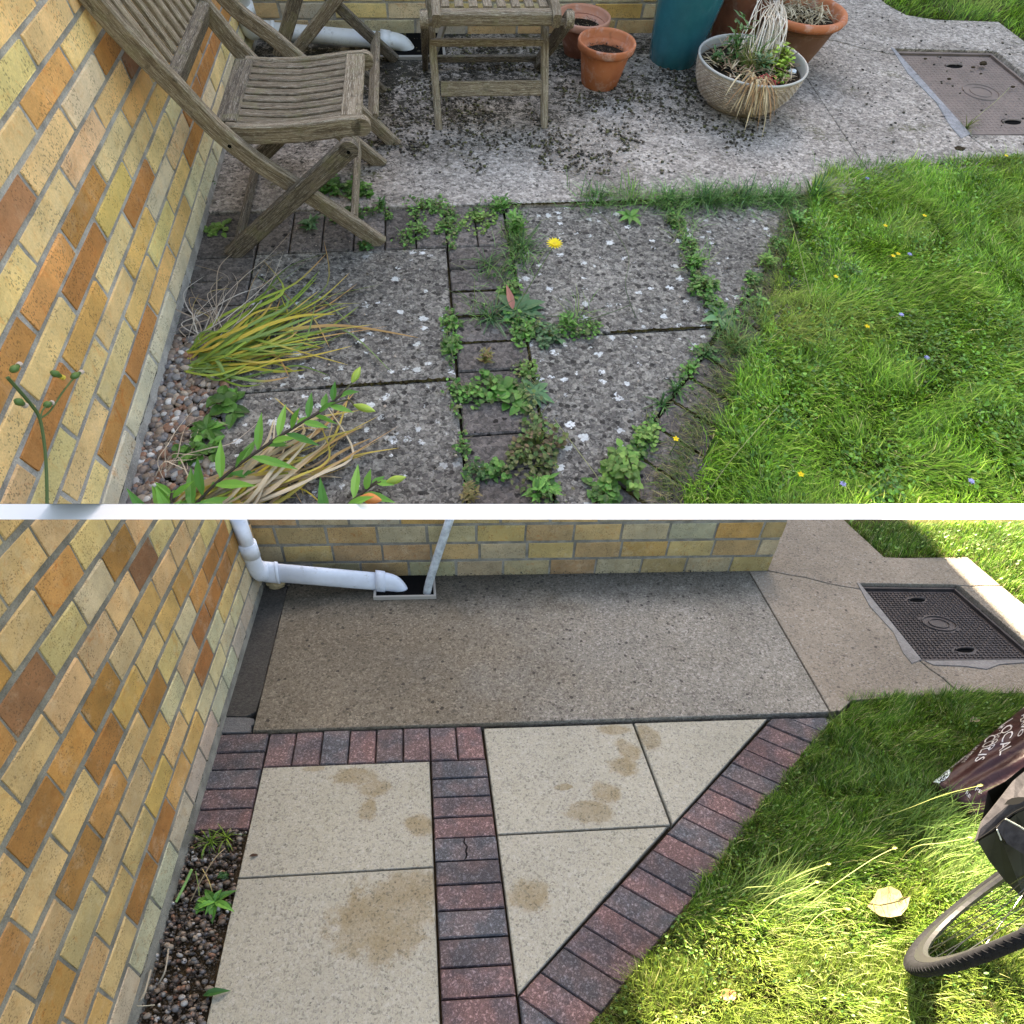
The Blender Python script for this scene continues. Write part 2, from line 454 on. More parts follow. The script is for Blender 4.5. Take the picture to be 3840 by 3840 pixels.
m_patch2 = aggregate('pale_mortar_patch', B, [(.3, (.17, .17, .17)), (.4, (.24, .24, .24)), (.3, (.3, .3, .3))], 150, (.7, .7, .7), .6, .8, .05, None, .8)
m_haunchA = aggregate('grey_cement_haunch_upper', A, [(.4, (.2, .2, .21)), (.6, (.32, .32, .33))], 80, (.7, .7, .7), .5, .6, .05)
m_haunchB = aggregate('grey_cement_haunch_lower', B, [(.4, (.3, .28, .27)), (.6, (.4, .39, .37))], 80, (.7, .7, .7), .5, .6, .0)
def soil(name, F, c0=(.03, .022, .014), c1=(.07, .052, .03)):
    t = NT(name, F.k)
    return t.fin(t.mix(t.noise(60, 5, .7), c0, c1), .95, t.bump(t.noise(120, 4, .7), 1, .01), .1)
m_soilA = soil('earth_upper', A); m_soilB = soil('earth_lower', B)
m_lawnsoilA = soil('lawn_earth_upper', A, (.03, .035, .012), (.07, .08, .02)); m_lawnsoilB = soil('lawn_earth_lower', B, (.03, .035, .012), (.09, .08, .03))
m_peb = attrmat('pebble_stone', .55, 0, .4, 1, .2)
m_grass = attrmat('grass_blade', .55, .35, .3)
m_leaf = attrmat('weed_leaf', .5, .25, .35)
m_dry = attrmat('dry_leaf', .75, .2, .2)
def pvc(name, base, k, amt):
    t = NT(name, k); c = t.mix(1.0, base, t.ramp(t.noise(9, 5, .65), [(.3, .9), (.7, 1.08)]), 'MULTIPLY')
    c = t.mix(t.ma('MULTIPLY', t.sm(t.noise(28, 6, .8), .57, .68), amt), c, (.17, .155, .11))
    c = t.mix(t.ma('MULTIPLY', t.sm(t.noise(5, 4, .6), .5, .66), amt * .5), c, t.mix(1.0, c, (.66, .66, .6), 'MULTIPLY'))
    return t.fin(c, .4, None, .4)
m_pvc = pvc('white_plastic_pipe', (.62, .66, .74), .7, .4)
m_pvcA = pvc('white_plastic_pipe_dirty', (.62, .64, .64), 2.1, .6)
m_galv = flat('weathered_grey_pipe', (.34, .37, .38), .6, .4, 0, .7, (45, .35), (120, .3, .002))
m_black = flat('black_and_hollow_shade', (.006, .006, .006), .9, .02)
m_galvframe = flat('grey_gully_frame', (.3, .28, .25), .8)
m_kerb = flat('white_gap_kerb', (.93, .93, .93), .7, .2)
m_tread = None
def metal(name, F, col, amt):
    t = NT(name, F.k)
    c = t.mix(t.sm(t.noise(12, 5, .7), .4, .65), col, tuple(q * amt for q in col))
    return t.fin(c, .5, t.bump(t.noise(200, 3), .3, .002), .5, Metallic=.3)
m_coverB = metal('dark_cast_iron', B, (.045, .037, .036), .6)
m_coverA = metal('rusty_cast_iron_dusty', A, (.17, .135, .12), .75)
def wood(name, F, c0, c1, c2):
    t = NT(name, F.k)
    ax = t.n('ShaderNodeAttribute', attribute_name='grain').outputs['Vector']
    g = t.noise(1.0, 6, .65, ax, .3); g2 = t.noise(4.0, 5, .7, ax)
    c = t.mix(t.sm(g, .40, .6), c0, c1)
    c = t.mix(t.sm(g2, .53, .63), c, c2)
    c = t.mix(t.ma('MULTIPLY', t.sm(t.noise(9.0, 4, .7, ax), .56, .62), .75), c, tuple(q * .35 for q in c0))
    c = t.mix(t.ma('MULTIPLY', t.sm(t.noise(14, 6, .75), .52, .64), .38), c, (.19, .18, .085))
    wn_ = t.sm(t.noise(2.6, 6, .8, ax), .57, .63)
    c = t.mix(t.ma('MULTIPLY', wn_, .6), c, (.5, .47, .39))
    dk_ = t.sm(t.noise(30, 5, .75), .58, .66)
    c = t.mix(t.ma('MULTIPLY', dk_, .5), c, (.05, .043, .03))
    return t.fin(c, .85, t.bump(g2, .7, .004), .2)
m_wood = wood('weathered_teak', A, (.14, .105, .07), (.27, .215, .15), (.48, .43, .34))
m_seat = wood('grey_brown_seat_teak', A, (.09, .068, .045), (.21, .165, .115), (.38, .33, .26))
m_woodD = wood('dark_weathered_teak', A, (.075, .06, .045), (.16, .13, .095), (.33, .29, .24))
def terra(name, F, c0, c1, bloom):
    t = NT(name, F.k)
    c = t.mix(t.sm(t.noise(6, 4), .35, .65), c0, c1)
    c = t.mix(t.ma('MULTIPLY', t.sm(t.noise(20, 6, .7), .5, .7), bloom), c, (.55, .42, .38))
    c = t.mix(t.ma('MULTIPLY', t.sm(t.noise(9, 5, .7), .58, .7), .35), c, (.1, .05, .03))
    return t.fin(c, .8, t.bump(t.noise(70, 4), .3, .003), .25)
m_terra = terra('terracotta', A, (.42, .135, .058), (.52, .19, .09), .55)
m_terra2 = terra('mossy_terracotta', A, (.2, .075, .05), (.3, .12, .075), .3)
m_terrarim = terra('terracotta_rim_bleached', A, (.5, .22, .14), (.55, .28, .2), .7)
m_brownpot = terra('brown_clay', A, (.17, .085, .055), (.23, .12, .08), .25)
t = NT('blue_green_glaze', A.k)
m_glaze = t.fin(t.mix(t.noise(14, 5, .7), (.008, .085, .12), (.03, .20, .25)), .22, t.bump(t.noise(40, 3), .12, .003), .6)
t = NT('woven_stoneware', A.k)
m_bowl = t.fin(t.mix(t.sm(t.noise(30, 5, .7), .4, .6), (.27, .21, .16), (.42, .345, .27)), .55, None, .4)
m_bowlrim = flat('pale_glazed_rim', (.42, .41, .38), .35, .5, 0, 2)
m_compost = soil('potting_compost', A, (.008, .006, .004), (.04, .03, .02))
m_rubber = flat('black_tyre_rubber', (.014, .014, .016), .8, .08, 0, .7, (60, .3), (300, .3, .001))
m_rim = flat('dark_alloy_rim', (.03, .03, .032), .45, .4, .2)
m_spoke = flat('steel_spoke', (.1, .1, .1), .3, .5, .8)
m_fab = flat('grey_woven_fabric', (.045, .042, .044), .95, .1, 0, .7, (60, .35), (500, .5, .001))
m_olive = flat('dark_olive_fabric', (.022, .024, .018), .85, .2, 0, .7, (30, .2))
m_seam = flat('pale_stitching', (.5, .52, .45), .8)
m_foil = flat('brown_glossy_plastic_sack', (.032, .009, .010), .5, .3, 0, .7, (12, .25), (22, .8, .008))
m_print = flat('pale_print', (.5, .48, .47), .5)
m_badge = flat('white_oval_badge', (.6, .68, .72), .5)
m_stone = flat('tan_limestone', (.34, .27, .16), .9, .2, 0, .7, (30, .3), (60, .8, .006))
m_reflect = flat('grey_reflector', (.2, .2, .22), .3, .6)
m_petal = attrmat('flower_petal', .6, .2)
m_shade_house = mat_mortar('shade_house_render', B, (.4, .35, .28))

print('materials ok')

# ================================================================== SETTING
# added white kerb filling the blank strip between the two views, upper terrace behind
def kerb():
    def atz(u, v, z):
        r = W @ np.array([(u - 1850) / 2200, (v - 2200) / 2200, 1.0]); k = (z - CAM[2]) / r[2]; return CAM + k * r
    z = -.075
    c, d = atz(-900, 1890, z), atz(4700, 1890, z)
    a, b = c - np.array([0, .15, 0]), d - np.array([0, .15, 0])
    low = lambda p: (p[0], p[1], -.9)
    V = [low(a), low(b), b, a, low(c), low(d), d, c]
    Fc = [(0, 1, 2, 3), (5, 4, 7, 6), (3, 2, 6, 7), (0, 4, 5, 1), (1, 5, 6, 2), (4, 0, 3, 7)]
    o = mk('kerb', V, Fc, m_kerb)
    tag(o, None, None, None, 'structure')
kerb()
mk('ground', [(-120, -60, -.95), (120, -60, -.95), (120, 200, -.95), (-120, 200, -.95)], [(0, 1, 2, 3)], m_lawnsoilB)['kind'] = 'structure'

# house added outside the view, shaped to cast the shade over both yards
def house():
    box = [(0, 1, 2, 3), (5, 4, 7, 6), (3, 2, 6, 7), (0, 4, 5, 1), (1, 5, 6, 2), (4, 0, 3, 7)]
    t = thing('house', None, (-4.0, 14.5, -.95), 'tall plain house added out of view to throw shade over both yards', 'house')
    V = [(-15, 14, -.95), (.42, 14, -.95), (.42, 14, 13.14), (-1.25, 14, 13.72), (-1.45, 14, 18.6), (-15, 14, 19.5)]
    n = len(V); V += [(x, y + 3, z) for x, y, z in V]
    mk('wall', V, [tuple(range(n)), tuple(range(n, 2 * n))[::-1]] + [(k, n + k, n + (k + 1) % n, (k + 1) % n) for k in range(n)], m_shade_house, parent=t)
    V = [(.42, 14, -.95), (16, 14, -.95), (16, 14, 11.45), (.42, 14, 11.45)]
    V += [(x, y + 3, z) for x, y, z in V]
    mk('wall', V, box, m_shade_house, parent=t)
house()

XW = -.775; Y0, Z0, CH, LB_ = -.4544, .0327, .0643, .22
BR = {  # face colour of every brick the photograph shows: course -> {joint index: kind}
 2: {-17:'C',-15:'C',-13:'C',-11:'C',-9:'C',-7:'C',-5:'G',-3:'G',-1:'B',1:'B',3:'Y',5:'G'},
 3: {-18:'P',-16:'Y',-14:'Y',-12:'Y',-10:'C',-8:'B',-6:'Y',-4:'Y',-2:'G',0:'T',2:'T',4:'T',6:'Y'},
 4: {-17:'Y',-15:'B',-13:'B',-11:'B',-9:'B',-7:'P',-5:'C',-3:'G',-1:'T',1:'T',3:'T',5:'O',7:'Y'},
 5: {-16:'Y',-14:'B',-12:'B',-10:'O',-8:'C',-6:'Y',-4:'B',-2:'Y',0:'O',2:'B',4:'T',6:'Y'},
 6: {-17:'Y',-15:'Y',-13:'Y',-11:'Y',-9:'O',-7:'G',-5:'Y',-3:'G',-1:'B',1:'Y',3:'Y',5:'O'},
 7: {-16:'Y',-14:'Y',-12:'Y',-10:'Y',-8:'Y',-6:'G',-4:'P',-2:'B',0:'O',2:'B',4:'Y'},
 8: {-15:'Y',-13:'C',-11:'Y',-9:'Y',-7:'D',-5:'Y',-3:'S',-1:'Y',1:'Y',3:'Y'},
 9: {-14:'Y',-12:'G',-10:'Y',-8:'Y',-6:'B',-4:'C',-2:'Y',0:'R',2:'O'},
 10:{-13:'Y',-11:'Y',-9:'G',-7:'Y',-5:'Y',-3:'N',-1:'Y',1:'O'},
 11:{-12:'Y',-10:'Y',-8:'O',-6:'Y',-4:'S',-2:'Y',0:'Y'},
 12:{-11:'Y',-9:'Y',-7:'G',-5:'Y',-3:'Y',-1:'Y'}}
PAL = {'Y': (.66, .50, .25), 'C': (.62, .545, .36), 'G': (.60, .41, .16), 'T': (.56, .43, .22), 'O': (.55, .30, .11), 'B': (.40, .20, .07),
       'P': (.62, .46, .28), 'S': (.61, .44, .24), 'R': (.34, .185, .09), 'D': (.25, .14, .075), 'N': (.60, .34, .13), 'W': (.52, .49, .38)}

def brick_mesh(F, l, h, d, name, mat, axis, seed):
    """one brick, face proud and eased, in world shape; axis 'x': face towards +x, 'y': face towards -y"""
    r = random.Random(seed); e = .0015
    j = lambda s=.0022: r.uniform(-s, s)
    V = []
    for dep, ins in ((0, 0), (d - e, 0), (d, e * .9)):
        for sy, sz in ((-1, -1), (1, -1), (1, 1), (-1, 1)):
            a = sy * (l / 2 - ins) + j(); c = sz * (h / 2 - ins) + j(.0013); dd = dep + (j(.002) if dep > 0 else 0)
            V.append((dd, a, c) if axis == 'x' else (a, -dd, c))
    Fc = []
    for k in (0, 4):
        for i in range(4): q = (i + 1) % 4; Fc.append((k + i, k + q, k + 4 + q, k + 4 + i))
    Fc += [(3, 2, 1, 0), (8, 9, 10, 11)]
    Wv = np.array(V) @ F.L.T
    me = mesh_of(name, Wv, Fc, mat)
    bm = bmesh.new(); bm.from_mesh(me); bmesh.ops.recalc_face_normals(bm, faces=bm.faces); bm.to_mesh(me); bm.free()
    return me

def place_brick(F, meshes, p, parent, col, plane, keep_below):
    loc = F.w(p)
    me = random.choice(meshes)
    no = plane[1]; co = plane[0]
    ds = [(Vector(loc) + v.co - co).dot(no) for v in me.vertices]
    if keep_below:
        if min(ds) > 0: return None
        cut = max(ds) > 0
    else:
        if max(ds) < 0: return None
        cut = min(ds) < 0
    if cut:
        me = me.copy()
        if clip_mesh(me, loc, [(keep_below, plane)]) == 0: return None
    c = tuple(min(.86, max(0.004, q * random.uniform(.93, 1.07) * (.74 if F is B else 1.22))) for q in col)  # same bricks, brighter above and darker below: exposure put into the colour
    return put('brick', me, loc, parent, c)

def house_wall(F, mb, mm, ms, plane, below, ymin, nm, label):
    t = thing('brick_wall', F, (XW, -.2, 0), label, 'wall')
    clip = [(below, plane)]
    xb = XW - .008; 
    V, Fc = solid([(xb - .10, ymin), (xb + .0075, ymin), (xb + .0075, 1.6), (xb - .10, 1.6)], -.05, .86)
    mk('mortar', V, Fc, mm, F, parent=t, clip=clip)
    # mossy foot of the wall, a ragged strip of cement
    ys = np.arange(ymin, 1.47, .03); pts = [(-.86, y) for y in (ymin, 1.46)]
    V = []; Fc = []
    for i, y in enumerate(ys):
        r = random.uniform(-.004, .004)
        rr_ = abs(random.gauss(0, .016)); V += [(xb - .02, y, .036 + rr_), (-.7735 + r * .3, y, .030 + rr_), (-.797 + r, y, -.012)]
    for i in range(len(ys) - 1):
        a = i * 3; Fc += [(a, a + 1, a + 4, a + 3), (a + 1, a + 2, a + 5, a + 4)]
    mk('foot_strip', V, Fc, ms, F, parent=t, clip=clip)
    full = [brick_mesh(F, LB_ - .0115, CH - .0125, .0105, 'brick', mb, 'x', 10 + i) for i in range(5)]
    for k in range(1, 13):
        for j in range(-20 + (k + 1) % 2 + 1 - 1, 9):
            if (j - (k + 1)) % 2: continue
            y = Y0 - (j + 1) * LB_ / 2; z = Z0 + (k - .5) * CH
            if y - LB_ / 2 < ymin or y > 1.52: continue
            kind = BR.get(k, {}).get(j, 'W' if k == 1 else 'Y')
            col = PAL[kind]
            if y + LB_ / 2 > 1.45:      # closer at the corner
                l = 1.45 - (y - LB_ / 2 + .006)
                if l < .03: continue
                me = brick_mesh(F, l, CH - .0105, .012, 'brick', mb, 'x', k)
                place_brick(F, [me], (xb + .0, y - LB_ / 2 + .006 + l / 2, z), t, col, plane, below)
            else:
                place_brick(F, full, (xb, y, z), t, col, plane, below)
    return t
house_wall(B, m_brickB, m_mortB, m_skirtB, PB, True, -1.35, 'lower', 'long buff brick house wall beside the clean cream slabs')
house_wall(A, m_brickA, m_mortA, m_skirtA, PA, False, -1.25, 'upper', 'long buff brick house wall behind the leaning teak chair')

def back_wall(F, mb, mm, plane, below, x1, top, label, dim, courses):
    t = thing('brick_wall', F, (.5, 1.46, 0), label, 'wall')
    yb = 1.468
    V, Fc = solid([(-.80, yb - .0075), (x1 - .004, yb - .0075), (x1 - .004, 1.62), (-.80, 1.62)], -.05, top)
    mk('mortar', V, Fc, mm, F, parent=t, clip=[(below, plane)])
    pitch = .2365; ch = .068
    cols = [PAL[q] for q in 'CYTCPYCTGYCTYW']
    full = [brick_mesh(F, pitch - .013, ch - .011, .012, 'brick', mb, 'y', 60 + i) for i in range(4)]
    for k in range(courses):
        z = .002 + (k + .5) * ch
        off = {0: -.067, 1: .049, 2: .035, 3: .15}[k % 4]
        n0 = int(math.ceil((-.80 - off) / pitch)) - 1
        for i in range(n0, 20):
            a = off + i * pitch; b = a + pitch
            lo, hi = max(a + .0065, -.795), min(b - .0065, x1)
            if hi - lo < .03: continue
            me = full if hi - lo > pitch - .02 else [brick_mesh(F, hi - lo, ch - .011, .012, 'brick', mb, 'y', i)]
            c = random.choice(cols); 
            dd = dim * (.8 if k == 0 else 1.0)
            place_brick(F, me, ((lo + hi) / 2, yb, z), t, tuple(q * dd for q in c), plane, below)
    # right-hand return of the house corner
    if below:
        for k in range(courses):
            z = .002 + (k + .5) * ch
            me = brick_mesh(F, .10, ch - .011, .012, 'brick', mb, 'x', 90 + k)
            place_brick(F, [me], (x1 - .008, 1.52, z), t, tuple(q * dim for q in PAL['T']), plane, below)
    return t
back_wall(B, m_brickB, m_mortB, PB, True, 1.803, .30, 'low stretch of yellow brick wall behind the washed concrete', .8, 5)
back_wall(A, m_brickA, m_mortA, PA, False, 1.803, .62, 'yellow brick wall behind the flower pots', .85, 9)

# ------------------------------------------------------------------ paving shared by both yards
def poly_clip(poly, f):
    """keep the side where f(p) <= 0"""
    out = []
    for i in range(len(poly)):
        p, q = np.array(poly[i], float), np.array(poly[(i + 1) % len(poly)], float)
        a, b = f(p), f(q)
        if a <= 0: out.append(p)
        if (a < 0 < b) or (b < 0 < a): out.append(p + (q - p) * a / (a - b))
    return out

def paving(F, dirty, m_slab, m_pav, clip, label_kind):
    pat = thing('patio', F, (0, 0, 0), kind='structure')
    gap = .0045
    jz = lambda s=.002: random.uniform(-s, s)
    def piece(name, poly, mat, col=None, z=0.0, b=.004, g=gap):
        P = np.array(poly, float)
        V, Fc = solid(P, -.03, z, b)
        V = np.array(V); n = len(P)
        c = P.mean(0); s = 1 - g / max(.05, np.ptp(P[:, 0])), 1 - g / max(.05, np.ptp(P[:, 1]))
        V[:, 0] = c[0] + (V[:, 0] - c[0]) * s[0]; V[:, 1] = c[1] + (V[:, 1] - c[1]) * s[1]
        tl_ = .008 if 'paver' in name else .0012; tx, ty = random.uniform(-tl_, tl_), random.uniform(-tl_, tl_)
        V[:, 2] += (V[:, 0] - c[0]) * tx + (V[:, 1] - c[1]) * ty
        return mk(name, V, Fc, mat, F, parent=pat, col=col, clip=clip)
    slabs = [[(-.600, 0), (-.003, 0), (-.003, -.523), (-.603, -.53)],
             [(-.603, -.53), (-.003, -.523), (-.003, -1.14), (-.603, -1.14)],
             [(.206, .187), (.793, .187), (.793, -.384), (.206, -.392)],
             [(.797, .187), (1.338, .187), (.797, -.383)],
             [(.206, -.395), (.782, -.388), (.206, -1.0)]]
    for i, s in enumerate(slabs):
        piece('paving_slab', s, m_slab, z=jz(.0015), b=.003)
    red, char, mid, dk = (.39, .24, .225), (.30, .25, .25), (.35, .235, .225), (.27, .205, .20)
    if dirty: red, char, mid, dk = [tuple(q * s for q in (.26, .238, .222)) for s in (1.05, .88, .96, .78)]
    tr = [red, char if False else mid, mid, dk, mid, char, mid, mid]
    tr = [red, mid, mid, dk, red, char, mid, mid]
    for i in range(8):                       # soldier row, right to left
        x = .2 - .1 * i
        piece('block_paver', [(x - .1, 0), (x, 0), (x, .2), (x - .1, .2)], m_pav, tr[i], z=jz())
    lc = [dk, dk, char, mid, red]
    yy = [.2, .09, -.01, -.112, -.213, -.314]
    for i in range(5):
        piece('block_paver', [(-.81, yy[i + 1]), (-.602, yy[i + 1]), (-.602, yy[i]), (-.81, yy[i])], m_pav, lc[i], z=jz())
    cc = [char, char, mid, red, char, dk, mid, char, dk, red, red, mid]
    for i in range(12):
        y = -.1 * i
        if dirty or i != 4:
            piece('block_paver', [(.0, y - .1), (.203, y - .1), (.203, y), (.0, y)], m_pav, cc[i], z=jz())
        else:                                # the cracked block
            zz = [(.098, 0), (.094, -.02), (.104, -.04), (.098, -.06), (.101, -.08), (.092, -.1)]
            l = [(0, y)] + [(a, y + b) for a, b in zz] + [(0, y - .1)]
            r = [(a + .003, y + b) for a, b in zz] + [(.203, y - .1), (.203, y)]
            piece('block_paver', l[::-1], m_pav, char, z=0, b=.001, g=.003)
            piece('block_paver', r, m_pav, char, z=.0005, b=.001, g=.003)
    t_ = np.array([-.6935, -.7205]); n_ = np.array([.7205, -.6935]); o_ = np.array([1.247, .077])
    dc = [mid, char, dk, mid, mid, red, mid, char, mid, red, red, mid, char, mid, dk, red, mid, red, dk, char, red]
    dc = [char, dk, mid, red, mid, char, mid, red, mid, char, red, dk, red, char, red, mid, dk, red]
    off = [.0, .105, .21, .3, .395, .49, .59, .69, .79, .885, .985, 1.085, 1.19, 1.29, 1.4, 1.5, 1.6]
    st = [-.3, -.2, -.1] + off
    for i in range(len(st) - 1):
        a = o_ + t_ * st[i]; b = o_ + t_ * st[i + 1]
        P = [a, b, b + n_ * .2, a + n_ * .2]
        P = poly_clip(P, lambda p: p[1] - .185)
        P = poly_clip(P, lambda p: .207 - p[0])
        if len(P) < 3: continue
        piece('block_paver', P, m_pav, dc[i % len(dc)], z=jz(), g=.0035)
    V, Fc = solid([(-.83, .2), (1.55, .2), (1.75, .12), (.6, -1.3), (-.83, -1.3)], -.06, -.022)
    mk('bedding', V, Fc, m_soilA if dirty else m_soilB, F, parent=pat, clip=clip)
    # concrete yard and path, with their joints and cracks open
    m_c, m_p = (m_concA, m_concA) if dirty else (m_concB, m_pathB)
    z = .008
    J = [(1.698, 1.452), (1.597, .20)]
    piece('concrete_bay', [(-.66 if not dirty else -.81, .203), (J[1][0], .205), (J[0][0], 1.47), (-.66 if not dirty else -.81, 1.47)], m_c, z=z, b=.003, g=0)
    cr1 = [(1.807, 1.452), (1.90, 1.40), (1.97, 1.372), (2.05, 1.31), (2.099, 1.278), (2.217, 1.225)]
    mh = [(2.225, 1.285), (2.165, .57), (2.73, .545), (2.735, 1.25)]
    cr2 = [(2.160, .565), (2.17, .49), (2.19, .42), (2.20, .30)]
    cr3 = [(2.735, 1.25), (2.8, 1.238), (2.88, 1.247), (2.965, 1.237)]
    e = .004
    left = [(J[0][0] + e, J[0][1])] + [(a - e, b - e) for a, b in cr1] + [(2.155, .565)] + [(a - e, b) for a, b in cr2] + [(1.96, .293), (1.72, .275), (1.64, .207), (J[1][0] + e, .205)]
    top = [(1.807, 1.46), (1.80, 2.7), (2.507, 2.7), (2.508, 1.592), (2.6, 1.578), (2.98, 1.575), (2.965, 1.242)] + [(a, b + e) for a, b in cr3[::-1]] + [(2.73, 1.262), (2.235, 1.295)] + [(a + e * .3, b + e) for a, b in cr1[::-1]]
    right = [(a + e, b) for a, b in cr2[::-1]] + [(2.175, .555), (2.74, .532), (2.745, 1.24)] + [(a, b - e) for a, b in cr3] + [(2.96, .9), (2.97, .29), (2.45, .288), (2.21, .31)]
    if dirty:
        left = [(J[0][0] + .002, J[0][1])] + left[1:]
        top = [(1.807, 1.46), (1.80, 2.7), (2.43, 2.7), (2.45, 1.78), (2.49, 1.655), (2.62, 1.60), (2.965, 1.575), (2.965, 1.242)] + [(a, b + e) for a, b in cr3[::-1]] + [(2.73, 1.262), (2.235, 1.295)] + [(a + e * .3, b + e) for a, b in cr1[::-1]]
    for P in (left, top, right): piece('path_slab', P, m_p, z=z, b=.002, g=0)
    V, Fc = solid([(-.83, .15), (1.7, .15), (1.7, .24), (3.1, .2), (3.1, 1.5), (1.9, 2.7), (1.6, 1.5), (-.83, 1.5)], -.07, -.032)
    mk('bedding', V, Fc, m_soilA if dirty else m_soilB, F, parent=pat, clip=clip)
    if not dirty:
        ed = lambda pts: pts
        strip = [(-.81, .31), (-.745, .305), (-.70, .30), (-.668, .33), (-.66, .5)] + [(-.66 + random.uniform(-.006, .006), y) for y in np.arange(.6, 1.35, .08)] + [(-.66, 1.40), (-.81, 1.40)]
        piece('mortar_strip', strip, m_patch, z=.006, b=.002, g=0)
        pt = [(-.81, .203), (-.667, .203), (-.672, .24), (-.66, .26), (-.668, .29), (-.70, .3), (-.745, .303), (-.81, .308)]
        piece('mortar_patch', pt, m_patch2, z=.004, b=.002, g=.003)
        piece('concrete_bay', [(-.658, .203), (-.60, .203), (-.60, .21), (-.655, .25)], m_c, z=.002, b=.001, g=0)
    # cement haunching round the inspection cover
    V, Fc = solid([(2.215, 1.30), (2.165, 1.05), (2.16, .8), (2.115, .62), (2.11, .53), (2.17, .56), (2.225, 1.285)][::-1], .0, z + .003, .001)
    mk('cement_haunch', V, Fc, m_haunchA if dirty else m_haunchB, F, parent=pat, clip=clip)
    if not dirty:
        V, Fc = solid([(2.18, .55), (2.73, .53), (2.73, .52), (2.5, .505), (2.42, .47), (2.33, .50), (2.20, .515)], .0, z + .003, .001)
        mk('cement_haunch', V, Fc, m_haunchB, F, parent=pat, clip=clip)
    return pat
paving(A, True, m_slabA, m_pavA, CA_, '')
paving(B, False, m_slabB, m_pavB, CB, '')

# lawn earth and gravel bed earth
LAWN_B = [(1.66, .205), (1.72, .27), (1.96, .288), (2.2, .305), (2.45, .283), (3.6, .27), (3.6, -1.7), (-.1, -1.7), (.40, -1.09), (.47, -1.02), (.61, -.88), (.755, -.715), (.90, -.56), (1.09, -.345), (1.286, -.14), (1.487, .06), (1.60, .17)]
LAWN_A = [(1.444, .326), (1.6, .345), (1.764, .364), (2.255, .398), (3.4, .40), (3.4, -1.6), (0.3, -1.6), (.40, -1.05), (.51, -.922), (.64, -.74), (.791, -.549), (.894, -.40), (1.03, -.20), (1.184, .009), (1.28, .12), (1.33, .24)]
BACK_B = [(2.513, 2.7), (2.513, 1.597), (2.985, 1.58), (2.967, 1.2), (2.95, 1.0), (2.97, .30), (4.2, .25), (4.2, 2.7)]
BACK_A = [(2.43, 2.7), (2.452, 1.764), (2.49, 1.65), (2.62, 1.61), (2.97, 1.575), (2.965, 1.3), (2.97, .4), (4.2, .40), (4.2, 2.7)]
for F, P, m, cl in ((B, LAWN_B, m_lawnsoilB, CB), (A, LAWN_A, m_lawnsoilA, CA_), (B, BACK_B, m_lawnsoilB, CB), (A, BACK_A, m_lawnsoilA, CA_)):
    V, Fc = solid(P, -.08, -.003)
    o = mk('lawn', V, Fc, m, F, clip=cl); o['kind'] = 'structure'
for F, m, cl in ((B, m_soilB, CB), (A, m_soilA, CA_)):
    V, Fc = solid([(-.84, -.312), (-.604, -.312), (-.604, -1.35), (-.84, -1.35)], -.08, -.014)
    o = mk('gravel_bed', V, Fc, m, F, clip=cl); o['kind'] = 'structure'
# earth under everything so that no gap opens at the sides
for F, m, cl, za in ((B, m_lawnsoilB, CB, -.09), (A, m_lawnsoilA, CA_, -.085)):
    V, Fc = solid([(-3, -2.4), (5, -2.4), (5, 3.2), (-3, 3.2)], za - .05, za)
    o = mk('subsoil', V, Fc, m, F, clip=cl); o['kind'] = 'structure'

# ------------------------------------------------------------------ grass
def inside(P, x, y):
    P = np.array(P); c = np.zeros(len(x), bool); j = len(P) - 1
    for i in range(len(P)):
        xi, yi = P[i]; xj, yj = P[j]
        m = ((yi > y) != (yj > y)) & (x < (xj - xi) * (y - yi) / (yj - yi + 1e-12) + xi)
        c ^= m; j = i
    return c
def scatter(F, P, n, vis=True, pad=60):
    P = np.array(P); lo, hi = P.min(0), P.max(0); xs = []; tot = 0
    while tot < n:
        q = RNG.uniform(lo, hi, (n * 2, 2)); q = q[inside(P, q[:, 0], q[:, 1])]
        if vis:
            w = F.ws(np.c_[q, np.zeros(len(q))]) - CAM; c = w @ W
            u = 2200 * c[:, 0] / c[:, 2] + 1850; v = 2200 * c[:, 1] / c[:, 2] + 2200
            lim = (u > -pad * 3) & (u < 3840 + pad * 15)
            lim &= (v > 1900 - 0) & (v < 3840 + pad * 3) if F is B else (v > -pad * 2) & (v < 1950)
            q = q[lim & (c[:, 2] > 0)]
        if len(q) == 0: break
        xs.append(q); tot += len(q)
    return np.concatenate(xs)[:n]
def vnoise(x, y, s, seed=0):
    r = np.random.default_rng(seed); g = r.random((64, 64)); X = x * s; Y = y * s
    i = np.floor(X).astype(int); j = np.floor(Y).astype(int); a = X - i; b = Y - j
    a = a * a * (3 - 2 * a); b = b * b * (3 - 2 * b); G = lambda p, q: g[p % 64, q % 64]
    return (G(i, j) * (1 - a) + G(i + 1, j) * a) * (1 - b) + (G(i, j + 1) * (1 - a) + G(i + 1, j + 1) * a) * b
def big_mesh(name, V, loops, counts, mat, cols):
    me = bpy.data.meshes.new(name)
    me.vertices.add(len(V)); me.vertices.foreach_set('co', V.astype(np.float32).ravel())
    me.loops.add(len(loops)); me.loops.foreach_set('vertex_index', loops.astype(np.int32))
    me.polygons.add(len(counts)); st = np.concatenate([[0], np.cumsum(counts)[:-1]]).astype(np.int32)
    me.polygons.foreach_set('loop_start', st)
    try: me.polygons.foreach_set('loop_total', counts.astype(np.int32))
    except Exception: pass
    ca = me.color_attributes.new('Col', 'FLOAT_COLOR', 'POINT')
    a = np.ones((len(V), 4), np.float32); a[:, :3] = cols; ca.data.foreach_set('color', a.ravel())
    me.materials.append(mat); me.update(calc_edges=True); me.validate()
    o = bpy.data.objects.new(name, me); C.objects.link(o); return o
